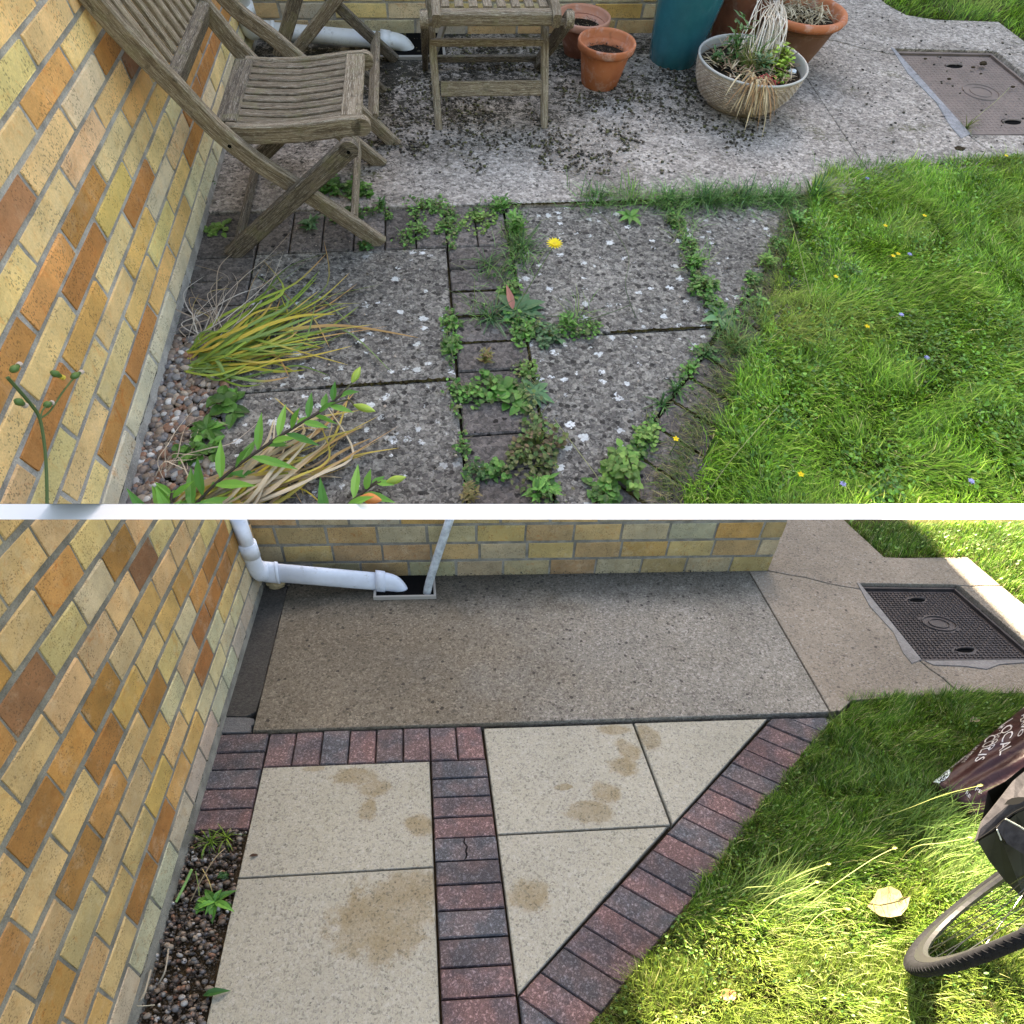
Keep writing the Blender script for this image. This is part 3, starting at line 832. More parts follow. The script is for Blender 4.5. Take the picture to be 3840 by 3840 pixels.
def blades(F, q, L, Wd, lean, cols, name, dirs=None, z0=-.004, clump=0.0, label=None):
    """curved two-piece blades; lengths in model metres"""
    n = len(q)
    th = RNG.uniform(0, 2 * np.pi, n) if dirs is None else dirs
    d = np.c_[np.cos(th), np.sin(th)]
    sdir = np.c_[-d[:, 1], d[:, 0]]
    le = lean; h = L * np.cos(le); r = L * np.sin(le)
    b = np.c_[q, np.full(n, z0)]
    m = b + np.c_[d * (r * .35)[:, None], h * .62]; t = b + np.c_[d * r[:, None], h * .92]
    s = np.c_[sdir * (Wd / 2)[:, None], np.zeros(n)]
    V = np.stack([b - s, b + s, m + s * .8, m - s * .8, t], 1)
    Wv = F.ws(V.reshape(-1, 3))
    # keep the lower lawn under the kerb line
    co, no = (PB if F is B else PA); dist = (Wv - np.array(co)) @ np.array(no); dist = dist.reshape(-1, 5)
    ok = (dist.max(1) < 0) if F is B else (dist.min(1) > -.35)
    V5 = Wv.reshape(-1, 5, 3)[ok]; cols = cols[ok]; n = len(V5)
    idx = np.arange(n)[:, None] * 5
    lp = (idx + np.array([[0, 1, 2, 3, 3, 2, 4]])).ravel(); cn = np.tile([4, 3], n)
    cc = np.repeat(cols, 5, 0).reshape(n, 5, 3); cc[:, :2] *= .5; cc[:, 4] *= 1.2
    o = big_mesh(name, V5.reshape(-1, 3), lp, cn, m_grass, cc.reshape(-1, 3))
    o['kind'] = 'stuff'
    return o
def leaflets(F, q, R, cols, name, zmax=.02, tilt=.7, mat=None, n_side=5):
    """small round leaves of clover and the like, each slightly tipped"""
    n = len(q); z = RNG.uniform(.002, zmax, n)
    a0 = RNG.uniform(0, 6.28, n); nx = RNG.normal(0, tilt, (n, 2)) * .5
    V = []
    V.append(np.c_[q, z + 0 * z])
    for k in range(n_side + 1):
        a = a0 + 2 * np.pi * k / (n_side + 1); dx = R * np.cos(a); dy = R * np.sin(a)
        V.append(np.c_[q[:, 0] + dx, q[:, 1] + dy, z + dx * nx[:, 0] + dy * nx[:, 1] + R * .15])
    V = np.stack(V, 1); m = n_side + 2
    Wv = F.ws(V.reshape(-1, 3))
    co, no = (PB if F is B else PA); dist = ((Wv - np.array(co)) @ np.array(no)).reshape(-1, m)
    ok = (dist.max(1) < 0) if F is B else (dist.min(1) > -.35)
    Vm = Wv.reshape(-1, m, 3)[ok]; c = cols[ok]; n = len(Vm); idx = np.arange(n)[:, None] * m
    tri = [];
    for k in range(n_side + 1): tri += [0, 1 + k, 1 + (k + 1) % (n_side + 1)]
    lp = (idx + np.array([tri])).ravel(); cn = np.full(n * (n_side + 1), 3)
    cc = np.repeat(c, m, 0).reshape(n, m, 3); cc[:, 0] *= .8
    o = big_mesh(name, Vm.reshape(-1, 3), lp, cn, mat or m_leaf, cc.reshape(-1, 3)); o['kind'] = 'stuff'
    return o
def gcol(n, pal, w, q=None, seed=3):
    pal = np.array(pal); k = RNG.choice(len(pal), n, p=np.array(w) / sum(w)); c = pal[k] * RNG.uniform(.55, 1.5, (n, 1))
    if q is not None:
        f = vnoise(q[:, 0] + 5, q[:, 1] + 5, 6, seed)[:, None]; c = c * (.75 + .5 * f)
    return c

GA = [(.17, .35, .03), (.25, .45, .045), (.085, .2, .02), (.36, .5, .09), (.5, .48, .2)]
def lawn(F, P, n, ln, wd, pal, w, name, leafn=0, leafR=.006, leafpal=None, dirb=None, seed=1, leanr=(.35, 1.25)):
    q = scatter(F, P, n)
    n = len(q)
    if not n: return
    f = vnoise(q[:, 0] + 9, q[:, 1] + 9, 9, seed)
    L = ln * (RNG.uniform(.4, 1.2, n) + .9 * RNG.random(n) ** 9) * (.6 + .8 * f); Wd = wd * (RNG.uniform(.5, 1.2, n) + .9 * RNG.random(n) ** 7)
    g = vnoise(q[:, 0] + 3, q[:, 1] + 3, 5, seed + 5) * 4 * np.pi
    th = g + RNG.normal(0, .9, n)
    if dirb is not None: th = np.where(RNG.random(n) < .45, dirb + RNG.normal(0, .6, n), th)
    cc_ = gcol(n, pal, w, q, seed)
    if F is B:
        m_ = np.clip((-.62 - q[:, 1]) / .35 + (vnoise(q[:, 0] + 4, q[:, 1] + 4, 12, 77) - .5) * 1.8, 0, 1)[:, None] * .32
        cc_ = cc_ * (1 - m_) + np.array([.30, .31, .07]) * RNG.uniform(.6, 1.3, (n, 1)) * m_
    else:
        m_ = np.clip((vnoise(q[:, 0] + 4, q[:, 1] + 4, 5, 78) - .62) * 4, 0, 1)[:, None] * .45
        cc_ = cc_ * (1 - m_) + np.array([.42, .42, .12]) * RNG.uniform(.6, 1.3, (n, 1)) * m_
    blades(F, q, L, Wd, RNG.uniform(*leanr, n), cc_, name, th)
    if leafn:
        q = scatter(F, P, leafn); keep = vnoise(q[:, 0] + 2, q[:, 1] + 2, 7, seed + 9) + RNG.normal(0, .12, len(q)) > .42; q = q[keep]
        leaflets(F, q, leafR * RNG.uniform(.6, 1.4, len(q)), gcol(len(q), leafpal, [1] * len(leafpal), q, seed), 'clover', zmax=ln * .8)
lawn(A, LAWN_A, 128000, .046, .0031, GA, [4, 4, 2.5, 1.6, .4], 'grass', 20000, .0036, [(.12, .3, .035), (.17, .38, .05), (.08, .21, .03)], seed=11)
lawn(A, BACK_A, 18000, .06, .0042, GA, [4, 3, 3, .8, .2], 'grass', 0, seed=12)
GB = [(.085, .19, .018), (.14, .26, .03), (.035, .1, .012), (.24, .35, .07), (.36, .35, .17)]
lawn(B, LAWN_B, 135000, .042, .0024, GB, [4, 3, 3, 2, 1.1], 'grass', 9000, .0038, [(.1, .2, .04), (.15, .26, .06), (.05, .12, .02)], seed=21)
lawn(B, BACK_B, 40000, .045, .003, GB, [4, 3, 2, 1.5, .8], 'grass', 3500, .006, [(.1, .2, .04), (.15, .26, .06)], seed=22)

# ================================================================== OBJECTS OF BOTH YARDS
# pebbles
def ico():
    bm = bmesh.new(); bmesh.ops.create_icosphere(bm, subdivisions=2, radius=1)
    V = np.array([v.co[:] for v in bm.verts]); Fc = np.array([[v.index for v in f.verts] for f in bm.faces]); bm.free(); return V, Fc
ICO = ico()
def pebbles(F, P, n, pal, clip, name='pebbles', rr=(.004, .0115), z=-.012, clus=None):
    q = scatter(F, P, n, pad=40)
    if clus is not None: q = q[(vnoise(q[:, 0] + 6, q[:, 1] + 6, clus, 91) * .6 + vnoise(q[:, 0] + 2, q[:, 1] + 2, clus * 3.1, 92) * .4 + RNG.normal(0, .05, len(q))) > .58]
    n = len(q)
    S = RNG.uniform(*rr, (n, 1)) * RNG.uniform(.65, 1.35, (n, 3)); S[:, 2] *= .62
    a = RNG.uniform(0, 6.28, n); ca, sa = np.cos(a), np.sin(a)
    v = ICO[0][None] * S[:, None]; x = v[..., 0] * ca[:, None] - v[..., 1] * sa[:, None]; y = v[..., 0] * sa[:, None] + v[..., 1] * ca[:, None]
    zz = v[..., 2] + (z + RNG.uniform(0, .010, n) + S[:, 2] * .4)[:, None]
    V = np.stack([x + q[:, :1], y + q[:, 1:], zz], -1)
    Wv = F.ws(V.reshape(-1, 3)).reshape(n, -1, 3)
    co, no = clip; d = (Wv - np.array(co)) @ np.array(no)
    ok = d.max(1) < 0 if F is B else d.min(1) > -.5
    Wv = Wv[ok]; n = len(Wv); m = len(ICO[0])
    pal = np.array(pal); c = pal[RNG.integers(0, len(pal), n)] * RNG.uniform(.7, 1.2, (n, 1))
    lp = (ICO[1].ravel()[None] + np.arange(n)[:, None] * m).ravel()
    o = big_mesh(name, Wv.reshape(-1, 3), lp, np.full(n * len(ICO[1]), 3), m_peb, np.repeat(c, m, 0))
    o.data.polygons.foreach_set('use_smooth', [True] * len(o.data.polygons)); o['kind'] = 'stuff'
GP = [(.16, .115, .085), (.25, .19, .14), (.13, .1, .085), (.34, .28, .22), (.2, .15, .12), (.21, .2, .19), (.5, .48, .45), (.26, .14, .09), (.17, .16, .16)]
BEDP = [(-.80, -.318), (-.607, -.318), (-.607, -1.3), (-.80, -1.3)]
pebbles(A, [(-.79, -.318), (-.607, -.318), (-.595, -.60), (-.607, -1.3), (-.79, -1.3)], 1700, GP, PA)
pebbles(B, BEDP, 900, [tuple(q * .62 for q in c) for c in GP], PB, rr=(.003, .0095))
pebbles(B, BEDP, 2600, [(.05, .038, .026), (.09, .07, .05), (.03, .024, .018)], PB, 'earth_crumbs', (.001, .0032), -.008)

# inspection covers
def cover(F, mt, quad, label, clean, clip):
    q = [np.array(p) for p in quad]     # TL, TR, BR, BL
    ctr = sum(q) / 4
    t = thing('manhole_cover', F, (*ctr, 0), label, 'manhole cover')
    P = [q[3], q[2], q[1], q[0]]
    V, Fc = solid(P, -.03, -.012); mk('plate', V, Fc, mt, F, parent=t, clip=clip)
    ins = [ctr + (p - ctr) * .955 for p in P]
    parts = []
    for i in range(4):
        a, b, c, d = P[i], P[(i + 1) % 4], ins[(i + 1) % 4], ins[i]
        parts.append(solid([a, b, c, d], -.02, -.002, .001))
    mk('frame', *join(parts), mt, F, parent=t, clip=clip)
    bl = lambda u, v: (q[3] * (1 - u) + q[2] * u) * (1 - v) + (q[0] * (1 - u) + q[1] * u) * v
    parts = []; nu, nv = 24, 30
    for i in range(nu):
        for j in range(nv):
            u = .05 + .9 * (i + .5) / nu; v = .05 + .9 * (j + .5) / nv
            if ((u - .5) / .17) ** 2 + ((v - .5) / .12) ** 2 < 1 or ((u - .5) / .10) ** 2 + ((v - .84) / .045) ** 2 < 1 or ((u - .5) / .10) ** 2 + ((v - .16) / .045) ** 2 < 1: continue
            c = bl(u, v); du, dv = (.0085, .0042) if (i + j) % 2 else (.0042, .0085)
            hh = -.0085 if clean else -.0105
            a = [(c[0] - du, c[1] - dv), (c[0] + du, c[1] - dv), (c[0] + du, c[1] + dv), (c[0] - du, c[1] + dv)]
            V = [(*p, -.0125) for p in a] + [(c[0] + (p[0] - c[0]) * .6, c[1] + (p[1] - c[1]) * .6, hh) for p in a]
            parts.append((V, [(0, 1, 5, 4), (1, 2, 6, 5), (2, 3, 7, 6), (3, 0, 4, 7), (4, 5, 6, 7)]))
    o = mk('tread', *join(parts), mt, F, parent=t, clip=clip, nofix=True); o['kind'] = 'stuff'
    def ring(cu, cv, a, b, r):
        pts = []
        for k in range(28):
            th = 2 * math.pi * k / 28; c = bl(cu + a * math.cos(th), cv + b * math.sin(th)); pts.append((c[0], c[1], -.0115))
        return tube(pts, r, 6, closed=True)
    mk('ring', *ring(.5, .5, .15, .10, .004), mt, F, parent=t, clip=clip)
    mk('ring', *ring(.5, .5, .09, .06, .003), mt, F, parent=t, clip=clip)
    for cv in (.84, .16):
        c = bl(.5, cv); pts = [(c[0] - .045, c[1], -.0105), (c[0] - .02, c[1] + .006, -.007), (c[0] + .02, c[1] + .006, -.007), (c[0] + .045, c[1], -.0105)]
        mk('handle', *tube(smooth_path(pts), .0045, 6), mt, F, parent=t, clip=clip)
        V, Fc = lathe([(.001, .0005), (.042, .0), (.046, -.001)], (c[0], c[1], -.0115), 20)
        V = [(x, c[1] + (y - c[1]) * .55, z) for x, y, z in V]
        mk('recess_shade', V, Fc, m_black, F, parent=t, clip=clip)  # black oval painted for the shade in the hand recess
cover(B, m_coverB, [(2.235, 1.28), (2.728, 1.25), (2.725, .55), (2.172, .573)], 'dark clean cast iron cover with its corner caught by the sun', True, CB)
cover(A, m_coverA, [(2.235, 1.285), (2.728, 1.262), (2.725, .56), (2.165, .575)], 'dusty brown iron cover strewn with bits of dried moss', False, CA_)

# gully and waste pipes
def gully(F, label, clip):
    t = thing('drain_gully', F, (-.09, 1.34, 0), label, 'drain')
    x0, x1, y0, y1 = -.228, .048, 1.226, 1.45
    V, Fc = solid([(x0, y0), (x1, y0), (x1, y1), (x0, y1)], .009, .0145); mk('hollow_shade', V, Fc, m_black, F, parent=t, clip=clip)  # flat black plate stands for the shade down inside the gully
    fr = [solid([(x0 - .012, y0 - .014), (x1 + .012, y0 - .014), (x1 + .012, y0), (x0 - .012, y0)], 0, .022, .002),
          solid([(x0 - .012, y0), (x0, y0), (x0, y1), (x0 - .012, y1)], 0, .022, .002), solid([(x1, y0), (x1 + .012, y0), (x1 + .012, y1), (x1, y1)], 0, .022, .002)]
    mk('frame', *join(fr), m_galvframe, F, parent=t, clip=clip)
gully(B, 'black square gully that takes both pipes, grey frame', CB)
gully(A, 'black gully in grey frame behind the folded chairs', CA_)
def soil_pipe(F, m, label, clip, up):
    t = thing('waste_pipe', F, (-.74, 1.38, 0), label, 'pipe')
    r = .034; v3 = lambda *q: np.array(q, float)
    top, b0, el, c, d = v3(-.742, 1.165, .345), v3(-.742, 1.188, .205), v3(-.742, 1.215, .135), v3(-.722, 1.27, .105), v3(-.204, 1.312, .043)
    if up: mk('riser', *tube([top + (0, -.01, .06), top, b0], r, 20), m, F, parent=t, clip=clip, smooth=True)
    mk('elbow', *tube(smooth_path([b0, el, c + (-.012, -.018, .012), c, c + (.05, .004, -.006)], 6), r * 1.12, 20), m, F, parent=t, clip=clip, smooth=True)
    if up: mk('collar', *tube([b0 + (0, -.004, .035), b0 + (0, .003, -.012)], r * 1.24, 20), m, F, parent=t, clip=clip, smooth=True)
    mk('run', *tube([c, (c + d) / 2, d], r, 20), m, F, parent=t, clip=clip, smooth=True)
    mk('collar', *tube([c + (.045, .004, -.005), c + (.06, .005, -.007)], r * 1.17, 20), m, F, parent=t, clip=clip, smooth=True)
    mk('collar', *tube([d + (-.022, 0, .003), d + (.022, 0, -.003)], r * 1.24, 20), m, F, parent=t, clip=clip, smooth=True)
    mk('outlet', *tube(smooth_path([d, d + (.035, .001, -.004), d + (.07, .002, -.016), d + (.092, .002, -.04), d + (.098, .002, -.06)], 5), r * 1.08, 20), m, F, parent=t, clip=clip, smooth=True)
soil_pipe(B, m_pvc, 'white plastic waste pipe elbowing along the wall into the gully', CB, True)
soil_pipe(A, m_pvcA, 'white waste pipe behind the legs of the teak chairs', CA_, True)
g0 = px(B, 804, 1127, 0.0); 
t = mk('drain_pipe', *tube(smooth_path([(.018, 1.26, -.01), (.03, 1.275, .05), (.16, 1.42, .27), (.2, 1.45, .34)], 6), .019, 14), m_galv, B, smooth=True, clip=CB)
tag(t, 'thin weathered grey pipe slanting down into the gully', 'pipe')

# rubble stone in the lower corner
def rock(F, p, s, m, seed, label, cat, name, clip=None, flatz=.75):
    r = np.random.default_rng(seed); V = ICO[0] * (1 + r.normal(0, .1, (len(ICO[0]), 1))) * np.array(s) ; V[:, 2] *= flatz
    o = mk(name, V + np.array(p), ICO[1], m, F, clip=clip); 
    if label: tag(o, label, cat)
    return o
rock(B, (-.712, 1.375, .022), (.043, .04, .036), m_stone, 3, 'knobbly tan stone wedged under the elbow of the white pipe', 'stone', 'stone', CB)
rock(B, (-.735, 1.40, .012), (.02, .03, .02), m_soilB, 4, 'dark crumb of earth in the wall corner beside the tan stone', 'earth clod', 'earth_clod', CB)

# ------------------------------------------------------------------ plant helpers
def leaf_shape(p, d, L, wd, up=(0, 0, 1), fold=.25, droop=.3, seg=4, shape='oval'):
    """one leaf: blade with a folded midrib; returns verts, faces"""
    d = np.array(d, float); d /= np.linalg.norm(d); up = np.array(up, float)
    s = np.cross(d, up); 
    if np.linalg.norm(s) < .05: s = np.cross(d, (1, 0, 0))
    s /= np.linalg.norm(s); u = np.cross(s, d)
    prof = {'oval': [0.0, .75, 1.0, .7, 0], 'heart': [.35, 1.0, .95, .6, 0], 'lance': [0.1, .9, 1.0, .55, 0], 'strap': [.8, 1, 1, .8, 0]}[shape]
    V = []; Fc = []
    for i in range(seg + 1):
        t = i / seg; c = np.array(p) + d * L * t - np.array([0, 0, 1]) * droop * L * t * t
        w = wd / 2 * prof[i]
        V += [c - s * w + u * w * fold, c, c + s * w + u * w * fold]
    for i in range(seg):
        a = i * 3; Fc += [(a, a + 1, a + 4, a + 3), (a + 1, a + 2, a + 5, a + 4)]
    return V, Fc
def coljit(c, n, a=.18):
    return np.clip(np.array(c)[None] * RNG.uniform(1 - a, 1 + a, (n, 1)), 0, 1)

WEEDS = 'weeds rooted in the joints of the lichened paving'
def weed(F, x, y, R, label, kind='mat', n=60, pal=((.09, .25, .04), (.14, .33, .06), (.06, .17, .03)), L=.016, H=.03, grp=WEEDS, name='weed', clip=None, pr=True):
    c = px(F, x, y) if pr else np.array([x, y, 0.0])
    if F is A and pr: R *= 1.25; L *= (1.3 if kind == 'tuft' else 1.12); n = int(n * (1.5 if kind == 'tuft' else 2.0 if kind == 'mat' else 1.3)); L *= (.62 if kind == 'mat' and n > 60 else .85); grow = random.uniform(.7, 1.35)
    parts = []; cols = []
    def add(vf, col): parts.append(vf); cols.append(np.tile(np.array(col), (len(vf[0]), 1)))
    for i in range(n):
        a = random.uniform(0, 6.28); r = R * math.sqrt(random.random()); pos = c + (r * math.cos(a) * (1 + .3 * math.sin(2 * a + x)), r * math.sin(a) * (1 + .35 * math.cos(3 * a + y)), 0)
        col = np.array(random.choice(pal)) * random.uniform(.75, 1.25)
        if kind == 'mat':
            if random.random() < .5: col = col * .62
            z = random.uniform(.004, H) * (1 - .6 * r / R); b = random.uniform(0, 6.28)
            add(leaf_shape(pos + (0, 0, z), (math.cos(b), math.sin(b), random.uniform(-.1, .5)), L * random.uniform(.6, 1.3), L * random.uniform(.6, 1.0), shape='heart', droop=.25), col)
        elif kind == 'tuft':
            b = random.uniform(0, 6.28); le = random.uniform(.35, 1.5); l = L * random.uniform(.4, 1.2)
            p0 = c + (r * .35 * math.cos(a), r * .35 * math.sin(a), 0)
            add(leaf_shape(p0, (math.cos(b) * math.sin(le), math.sin(b) * math.sin(le), math.cos(le)), l, .0035, droop=.5 * math.sin(le), shape='strap', up=(0.1, 0.3, 1)), col)
        elif kind == 'rosette':
            b = 6.28 * i / n + random.uniform(-.2, .2); l = L * random.uniform(.7, 1.15)
            add(leaf_shape(c + (0, 0, .004 + .002 * (i % 3)), (math.cos(b), math.sin(b), random.uniform(.15, .5)), l, l * .33, droop=.35, shape='lance', fold=.35), col)
        elif kind == 'spike':
            b = random.uniform(0, 6.28); z = random.uniform(0, H)
            p0 = c + (r * .5 * math.cos(a), r * .5 * math.sin(a), z)
            add(leaf_shape(p0, (math.cos(b), math.sin(b), random.uniform(.1, .9)), L * random.uniform(.6, 1.2), L * .28, droop=.2, shape='lance'), col)
    if kind in ('mat', 'spike') and H > .02:
        for i in range(max(3, n // 12)):
            a = random.uniform(0, 6.28); r = R * .6 * random.random()
            add(tube([c + (0, 0, -.003), c + (r * math.cos(a) * .6, r * math.sin(a) * .6, H * .5), c + (r * math.cos(a), r * math.sin(a), H * .8)], .0012, 4), (.16, .2, .05))
    V, Fc = join(parts)
    o = mk(name, V, Fc, m_leaf, F, org=c, attr=np.concatenate(cols), clip=clip, nofix=True)
    if o: tag(o, label, 'weed', grp)
    return o

GR1 = ((.09, .26, .04), (.14, .34, .06), (.06, .17, .03)); GR2 = ((.06, .17, .04), (.09, .22, .06), (.04, .12, .03)); GRY = ((.2, .36, .07), (.14, .3, .05)); RED = ((.12, .16, .04), (.17, .12, .06), (.1, .2, .05))
BLUE = ((.09, .2, .08), (.12, .26, .11), (.06, .14, .06))
a_ = CA_
weed(A, 795, 395, .05, 'bright creeping mat arching over the paver, left arm', 'mat', 60, GR1)
weed(A, 790, 440, .035, 'bright mat of round leaves at the foot of the left arch', 'mat', 50, GR1)
weed(A, 848, 430, .04, 'round leaved mat crossing the corner of the lichened slab', 'mat', 70, GR1)
weed(A, 828, 392, .035, 'small mat joining the two green arches at the concrete edge', 'mat', 40, GR1)
weed(A, 905, 420, .045, 'upright bright mat between the arch and the grass tuft', 'mat', 80, GRY)
weed(A, 945, 392, .04, 'sprawling weed along the concrete edge behind the bright mat', 'spike', 60, GR1, L=.03)
weed(A, 972, 440, .03, 'tall leafy weed left of the yellow flower', 'spike', 70, GR1, L=.035, H=.07)
weed(A, 985, 470, .03, 'grass tuft beside the yellow flower', 'tuft', 40, GR2, L=.11)
weed(A, 920, 500, .03, 'wispy grass tuft by the column of pavers', 'tuft', 26, GR2, L=.1)
weed(A, 1125, 375, .05, 'grass at the left end of the joint below the concrete', 'tuft', 46, GR2, L=.09)
weed(A, 1190, 375, .04, 'broad bladed tuft lying over the concrete edge', 'tuft', 26, GRY, L=.12)
weed(A, 1188, 412, .02, 'narrow dock leaves hanging down over the slab', 'rosette', 6, GR1, L=.06)
weed(A, 1262, 385, .05, 'dense grass where two paving joints meet', 'tuft', 70, GR2, L=.10)
weed(A, 1330, 380, .05, 'fine grass tuft right of the joint crossing', 'tuft', 60, BLUE, L=.11)
weed(A, 1400, 375, .05, 'fine grass tuft above the triangular slab', 'tuft', 60, BLUE, L=.11)
weed(A, 1465, 380, .045, 'grass tuft at the tip of the triangular slab', 'tuft', 50, GR2, L=.10)
weed(A, 1280, 425, .03, 'leafy weed at the top of the right joint', 'mat', 46, GR1)
weed(A, 1300, 465, .028, 'leafy weed second down the right joint', 'mat', 46, GR1)
weed(A, 1310, 500, .03, 'leafy weed midway down the right joint', 'spike', 50, GR1, L=.03)
weed(A, 1326, 545, .036, 'thick bright cluster low in the right joint', 'mat', 90, GR1, L=.02, H=.045)
weed(A, 1348, 580, .03, 'oval leaved cluster just above the green rosette', 'mat', 50, GR1, L=.018)
weed(A, 1358, 603, .03, 'broad green rosette at the corner of three slabs', 'rosette', 13, BLUE, L=.07)
weed(A, 1385, 655, .035, 'brownish grass tuft below the green rosette', 'tuft', 70, ((.12, .15, .03), (.2, .2, .06)), L=.06)
weed(A, 1334, 668, .024, 'small clover mat at the slanting joint', 'mat', 40, GR2)
weed(A, 1300, 700, .022, 'small sprout next in the slanting joint', 'spike', 28, GR1, L=.022)
weed(A, 1275, 735, .022, 'dark tuft in the slanting joint', 'tuft', 26, GR2, L=.05)
weed(A, 1250, 765, .02, 'grassy sprout in the slanting joint', 'tuft', 22, GR2, L=.05)
weed(A, 1218, 828, .03, 'bright upright sprig in the slanting joint by the lichened paver', 'mat', 60, GRY, L=.018, H=.04)
weed(A, 1200, 850, .022, 'low leaves below the upright sprig', 'mat', 30, GR1)
weed(A, 1168, 895, .042, 'large bright ovate leaves at the foot of the slanting joint', 'mat', 70, GRY, L=.03, H=.07)
weed(A, 1140, 935, .03, 'broad leaves spilling over the lower slab edge', 'mat', 36, GR1, L=.026, H=.04)
weed(A, 1470, 465, .03, 'bright weed at the edge of the lawn by the triangular slab', 'mat', 60, GR1)
weed(A, 1445, 498, .026, 'star shaped bright sprig on the slanting joint', 'spike', 40, GRY, L=.03)
weed(A, 1420, 530, .02, 'trailing sprig on the slanting joint', 'mat', 30, GR1)
weed(A, 1500, 420, .04, 'leafy tangle where lawn meets triangular slab', 'spike', 60, GR1, L=.03)
weed(A, 1430, 575, .022, 'low weed on the mossy diagonal pavers', 'mat', 30, GR1)
weed(A, 1535, 375, .05, 'tall grass at the corner of the lawn', 'tuft', 80, GR2, L=.13)
weed(A, 985, 628, .04, 'round leaved clump under the toothed rosette', 'mat', 60, GR1, L=.022)
weed(A, 1035, 635, .034, 'leafy clump right of the toothed rosette', 'mat', 60, BLUE, L=.02)
weed(A, 1070, 615, .03, 'sprawling leaves on the slab joint', 'spike', 46, GR1, L=.028)
weed(A, 1112, 622, .028, 'last sprigs of green on the slab joint', 'mat', 44, GR1, L=.014)
weed(A, 962, 555, .024, 'upright leaves behind the toothed rosette', 'mat', 34, GR1, L=.022, H=.05)
weed(A, 926, 600, .03, 'wispy grass on the pavers left of the rosette', 'tuft', 30, BLUE, L=.09)
weed(A, 850, 610, .018, 'little vine beside the paver column', 'mat', 26, GR1)
weed(A, 853, 655, .02, 'larger leaves of the vine beside the paver column', 'mat', 20, GR1, L=.022)
weed(A, 917, 682, .022, 'reddish feathery seedling on a paver', 'spike', 44, ((.22, .2, .06), (.16, .2, .05), (.2, .13, .05)), L=.02, H=.04)
weed(A, 888, 745, .03, 'low round leaves at the paver joint', 'mat', 44, GR1, L=.018)
weed(A, 925, 735, .034, 'broad green leaves crowding the paver joint', 'mat', 46, GR1, L=.026, H=.045)
weed(A, 965, 750, .03, 'big oval leaves reaching the slab edge', 'mat', 18, GR1, L=.036, H=.03)
weed(A, 998, 700, .022, 'upright sprig on the slab edge', 'mat', 36, GRY, L=.015)
weed(A, 1005, 745, .03, 'feathery grey green thistle rosette', 'rosette', 14, BLUE, L=.062)
weed(A, 1012, 845, .05, 'large straggling reddish plant on the paver column', 'mat', 110, RED, L=.02, H=.07)
weed(A, 1000, 880, .045, 'olive leaves at the base of the reddish plant', 'mat', 70, ((.13, .2, .05), (.18, .2, .07)), L=.018, H=.05)
weed(A, 1020, 925, .04, 'lance leaves below the reddish plant', 'spike', 50, GR1, L=.035)
weed(A, 905, 893, .024, 'dark leaved seedling by the white feather', 'mat', 34, GR2, L=.016)
weed(A, 938, 888, .022, 'bright seedling by the white feather', 'mat', 30, GR1, L=.015)
weed(A, 872, 850, .016, 'tiny seedling in the black joint', 'mat', 14, GR1, L=.012)
weed(A, 885, 935, .03, 'brown feathery seedling at the lowest paver', 'spike', 50, ((.2, .18, .06), (.25, .2, .08)), L=.02)
weed(A, 675, 365, .04, 'large lobed leaves growing behind the chair foot', 'mat', 60, GR1, L=.03, H=.05)
weed(A, 620, 360, .045, 'lobed leaves growing under the chair', 'mat', 60, GR1, L=.03, H=.05)
weed(A, 662, 405, .025, 'small leaves under the crossed chair legs', 'mat', 30, GR2)
weed(A, 720, 392, .024, 'feathery sprig right of the chair foot', 'spike', 36, GR2, L=.024)
weed(A, 733, 412, .012, 'tiny sprig in the paver joint right of the chair', 'mat', 14, GR1, L=.01)
weed(A, 590, 428, .03, 'pointed leaves between the chair feet', 'spike', 18, BLUE, L=.045, H=.02)
weed(A, 640, 418, .02, 'small leaf between the chair feet', 'mat', 10, GR1)
weed(A, 690, 468, .02, 'seedling at the chair foot', 'mat', 18, GR2, L=.014)
weed(A, 395, 440, .02, 'four round leaves by the wall foot, nearer the wall', 'mat', 9, GRY, L=.022, H=.01)
weed(A, 418, 432, .022, 'round leaves by the wall foot, next to the chair leg', 'mat', 10, GRY, L=.024, H=.012)
weed(A, 394, 358, .022, 'spiky seedling at the foot of the wall', 'spike', 26, GR2, L=.03)
weed(A, 432, 765, .03, 'round leaved plant at the edge of the gravel', 'mat', 15, GR1, L=.038, H=.03)
weed(A, 392, 812, .035, 'frilly rosette in the gravel', 'rosette', 16, GR1, L=.055)
weed(A, 378, 850, .03, 'leafy weed in the gravel below the rosette', 'mat', 30, GR1, L=.024)
weed(A, 1655, 940, .02, 'bright clover patch at the lawn edge', 'mat', 30, GR1, L=.012, grp='clumps in the upper lawn')
weed(A, 1820, 243, .02, 'small grass tuft at the corner of the dusty cover', 'tuft', 26, ((.2, .22, .06), (.12, .17, .04)), L=.07, grp=None)
weed(B, 395, 1590, .03, 'clump of cut green spears beside the last paver', 'tuft', 34, ((.14, .24, .03), (.1, .19, .03)), L=.075, grp='plants in the lower gravel bed', clip=CB)
weed(B, 425, 1580, .02, 'few taller green spears against the paver', 'tuft', 14, ((.16, .26, .03),), L=.09, grp='plants in the lower gravel bed', clip=CB)
weed(B, 408, 1705, .022, 'dandelion rosette near the slab edge', 'rosette', 9, GR1, L=.07, grp='plants in the lower gravel bed')
weed(B, 378, 1712, .012, 'small round leaves beside the dandelion rosette', 'mat', 12, GR1, L=.02, H=.012, grp='plants in the lower gravel bed')
weed(B, 425, 1655, .014, 'single small seedling among the pebbles', 'mat', 8, GR2, L=.018, H=.01, grp='plants in the lower gravel bed')
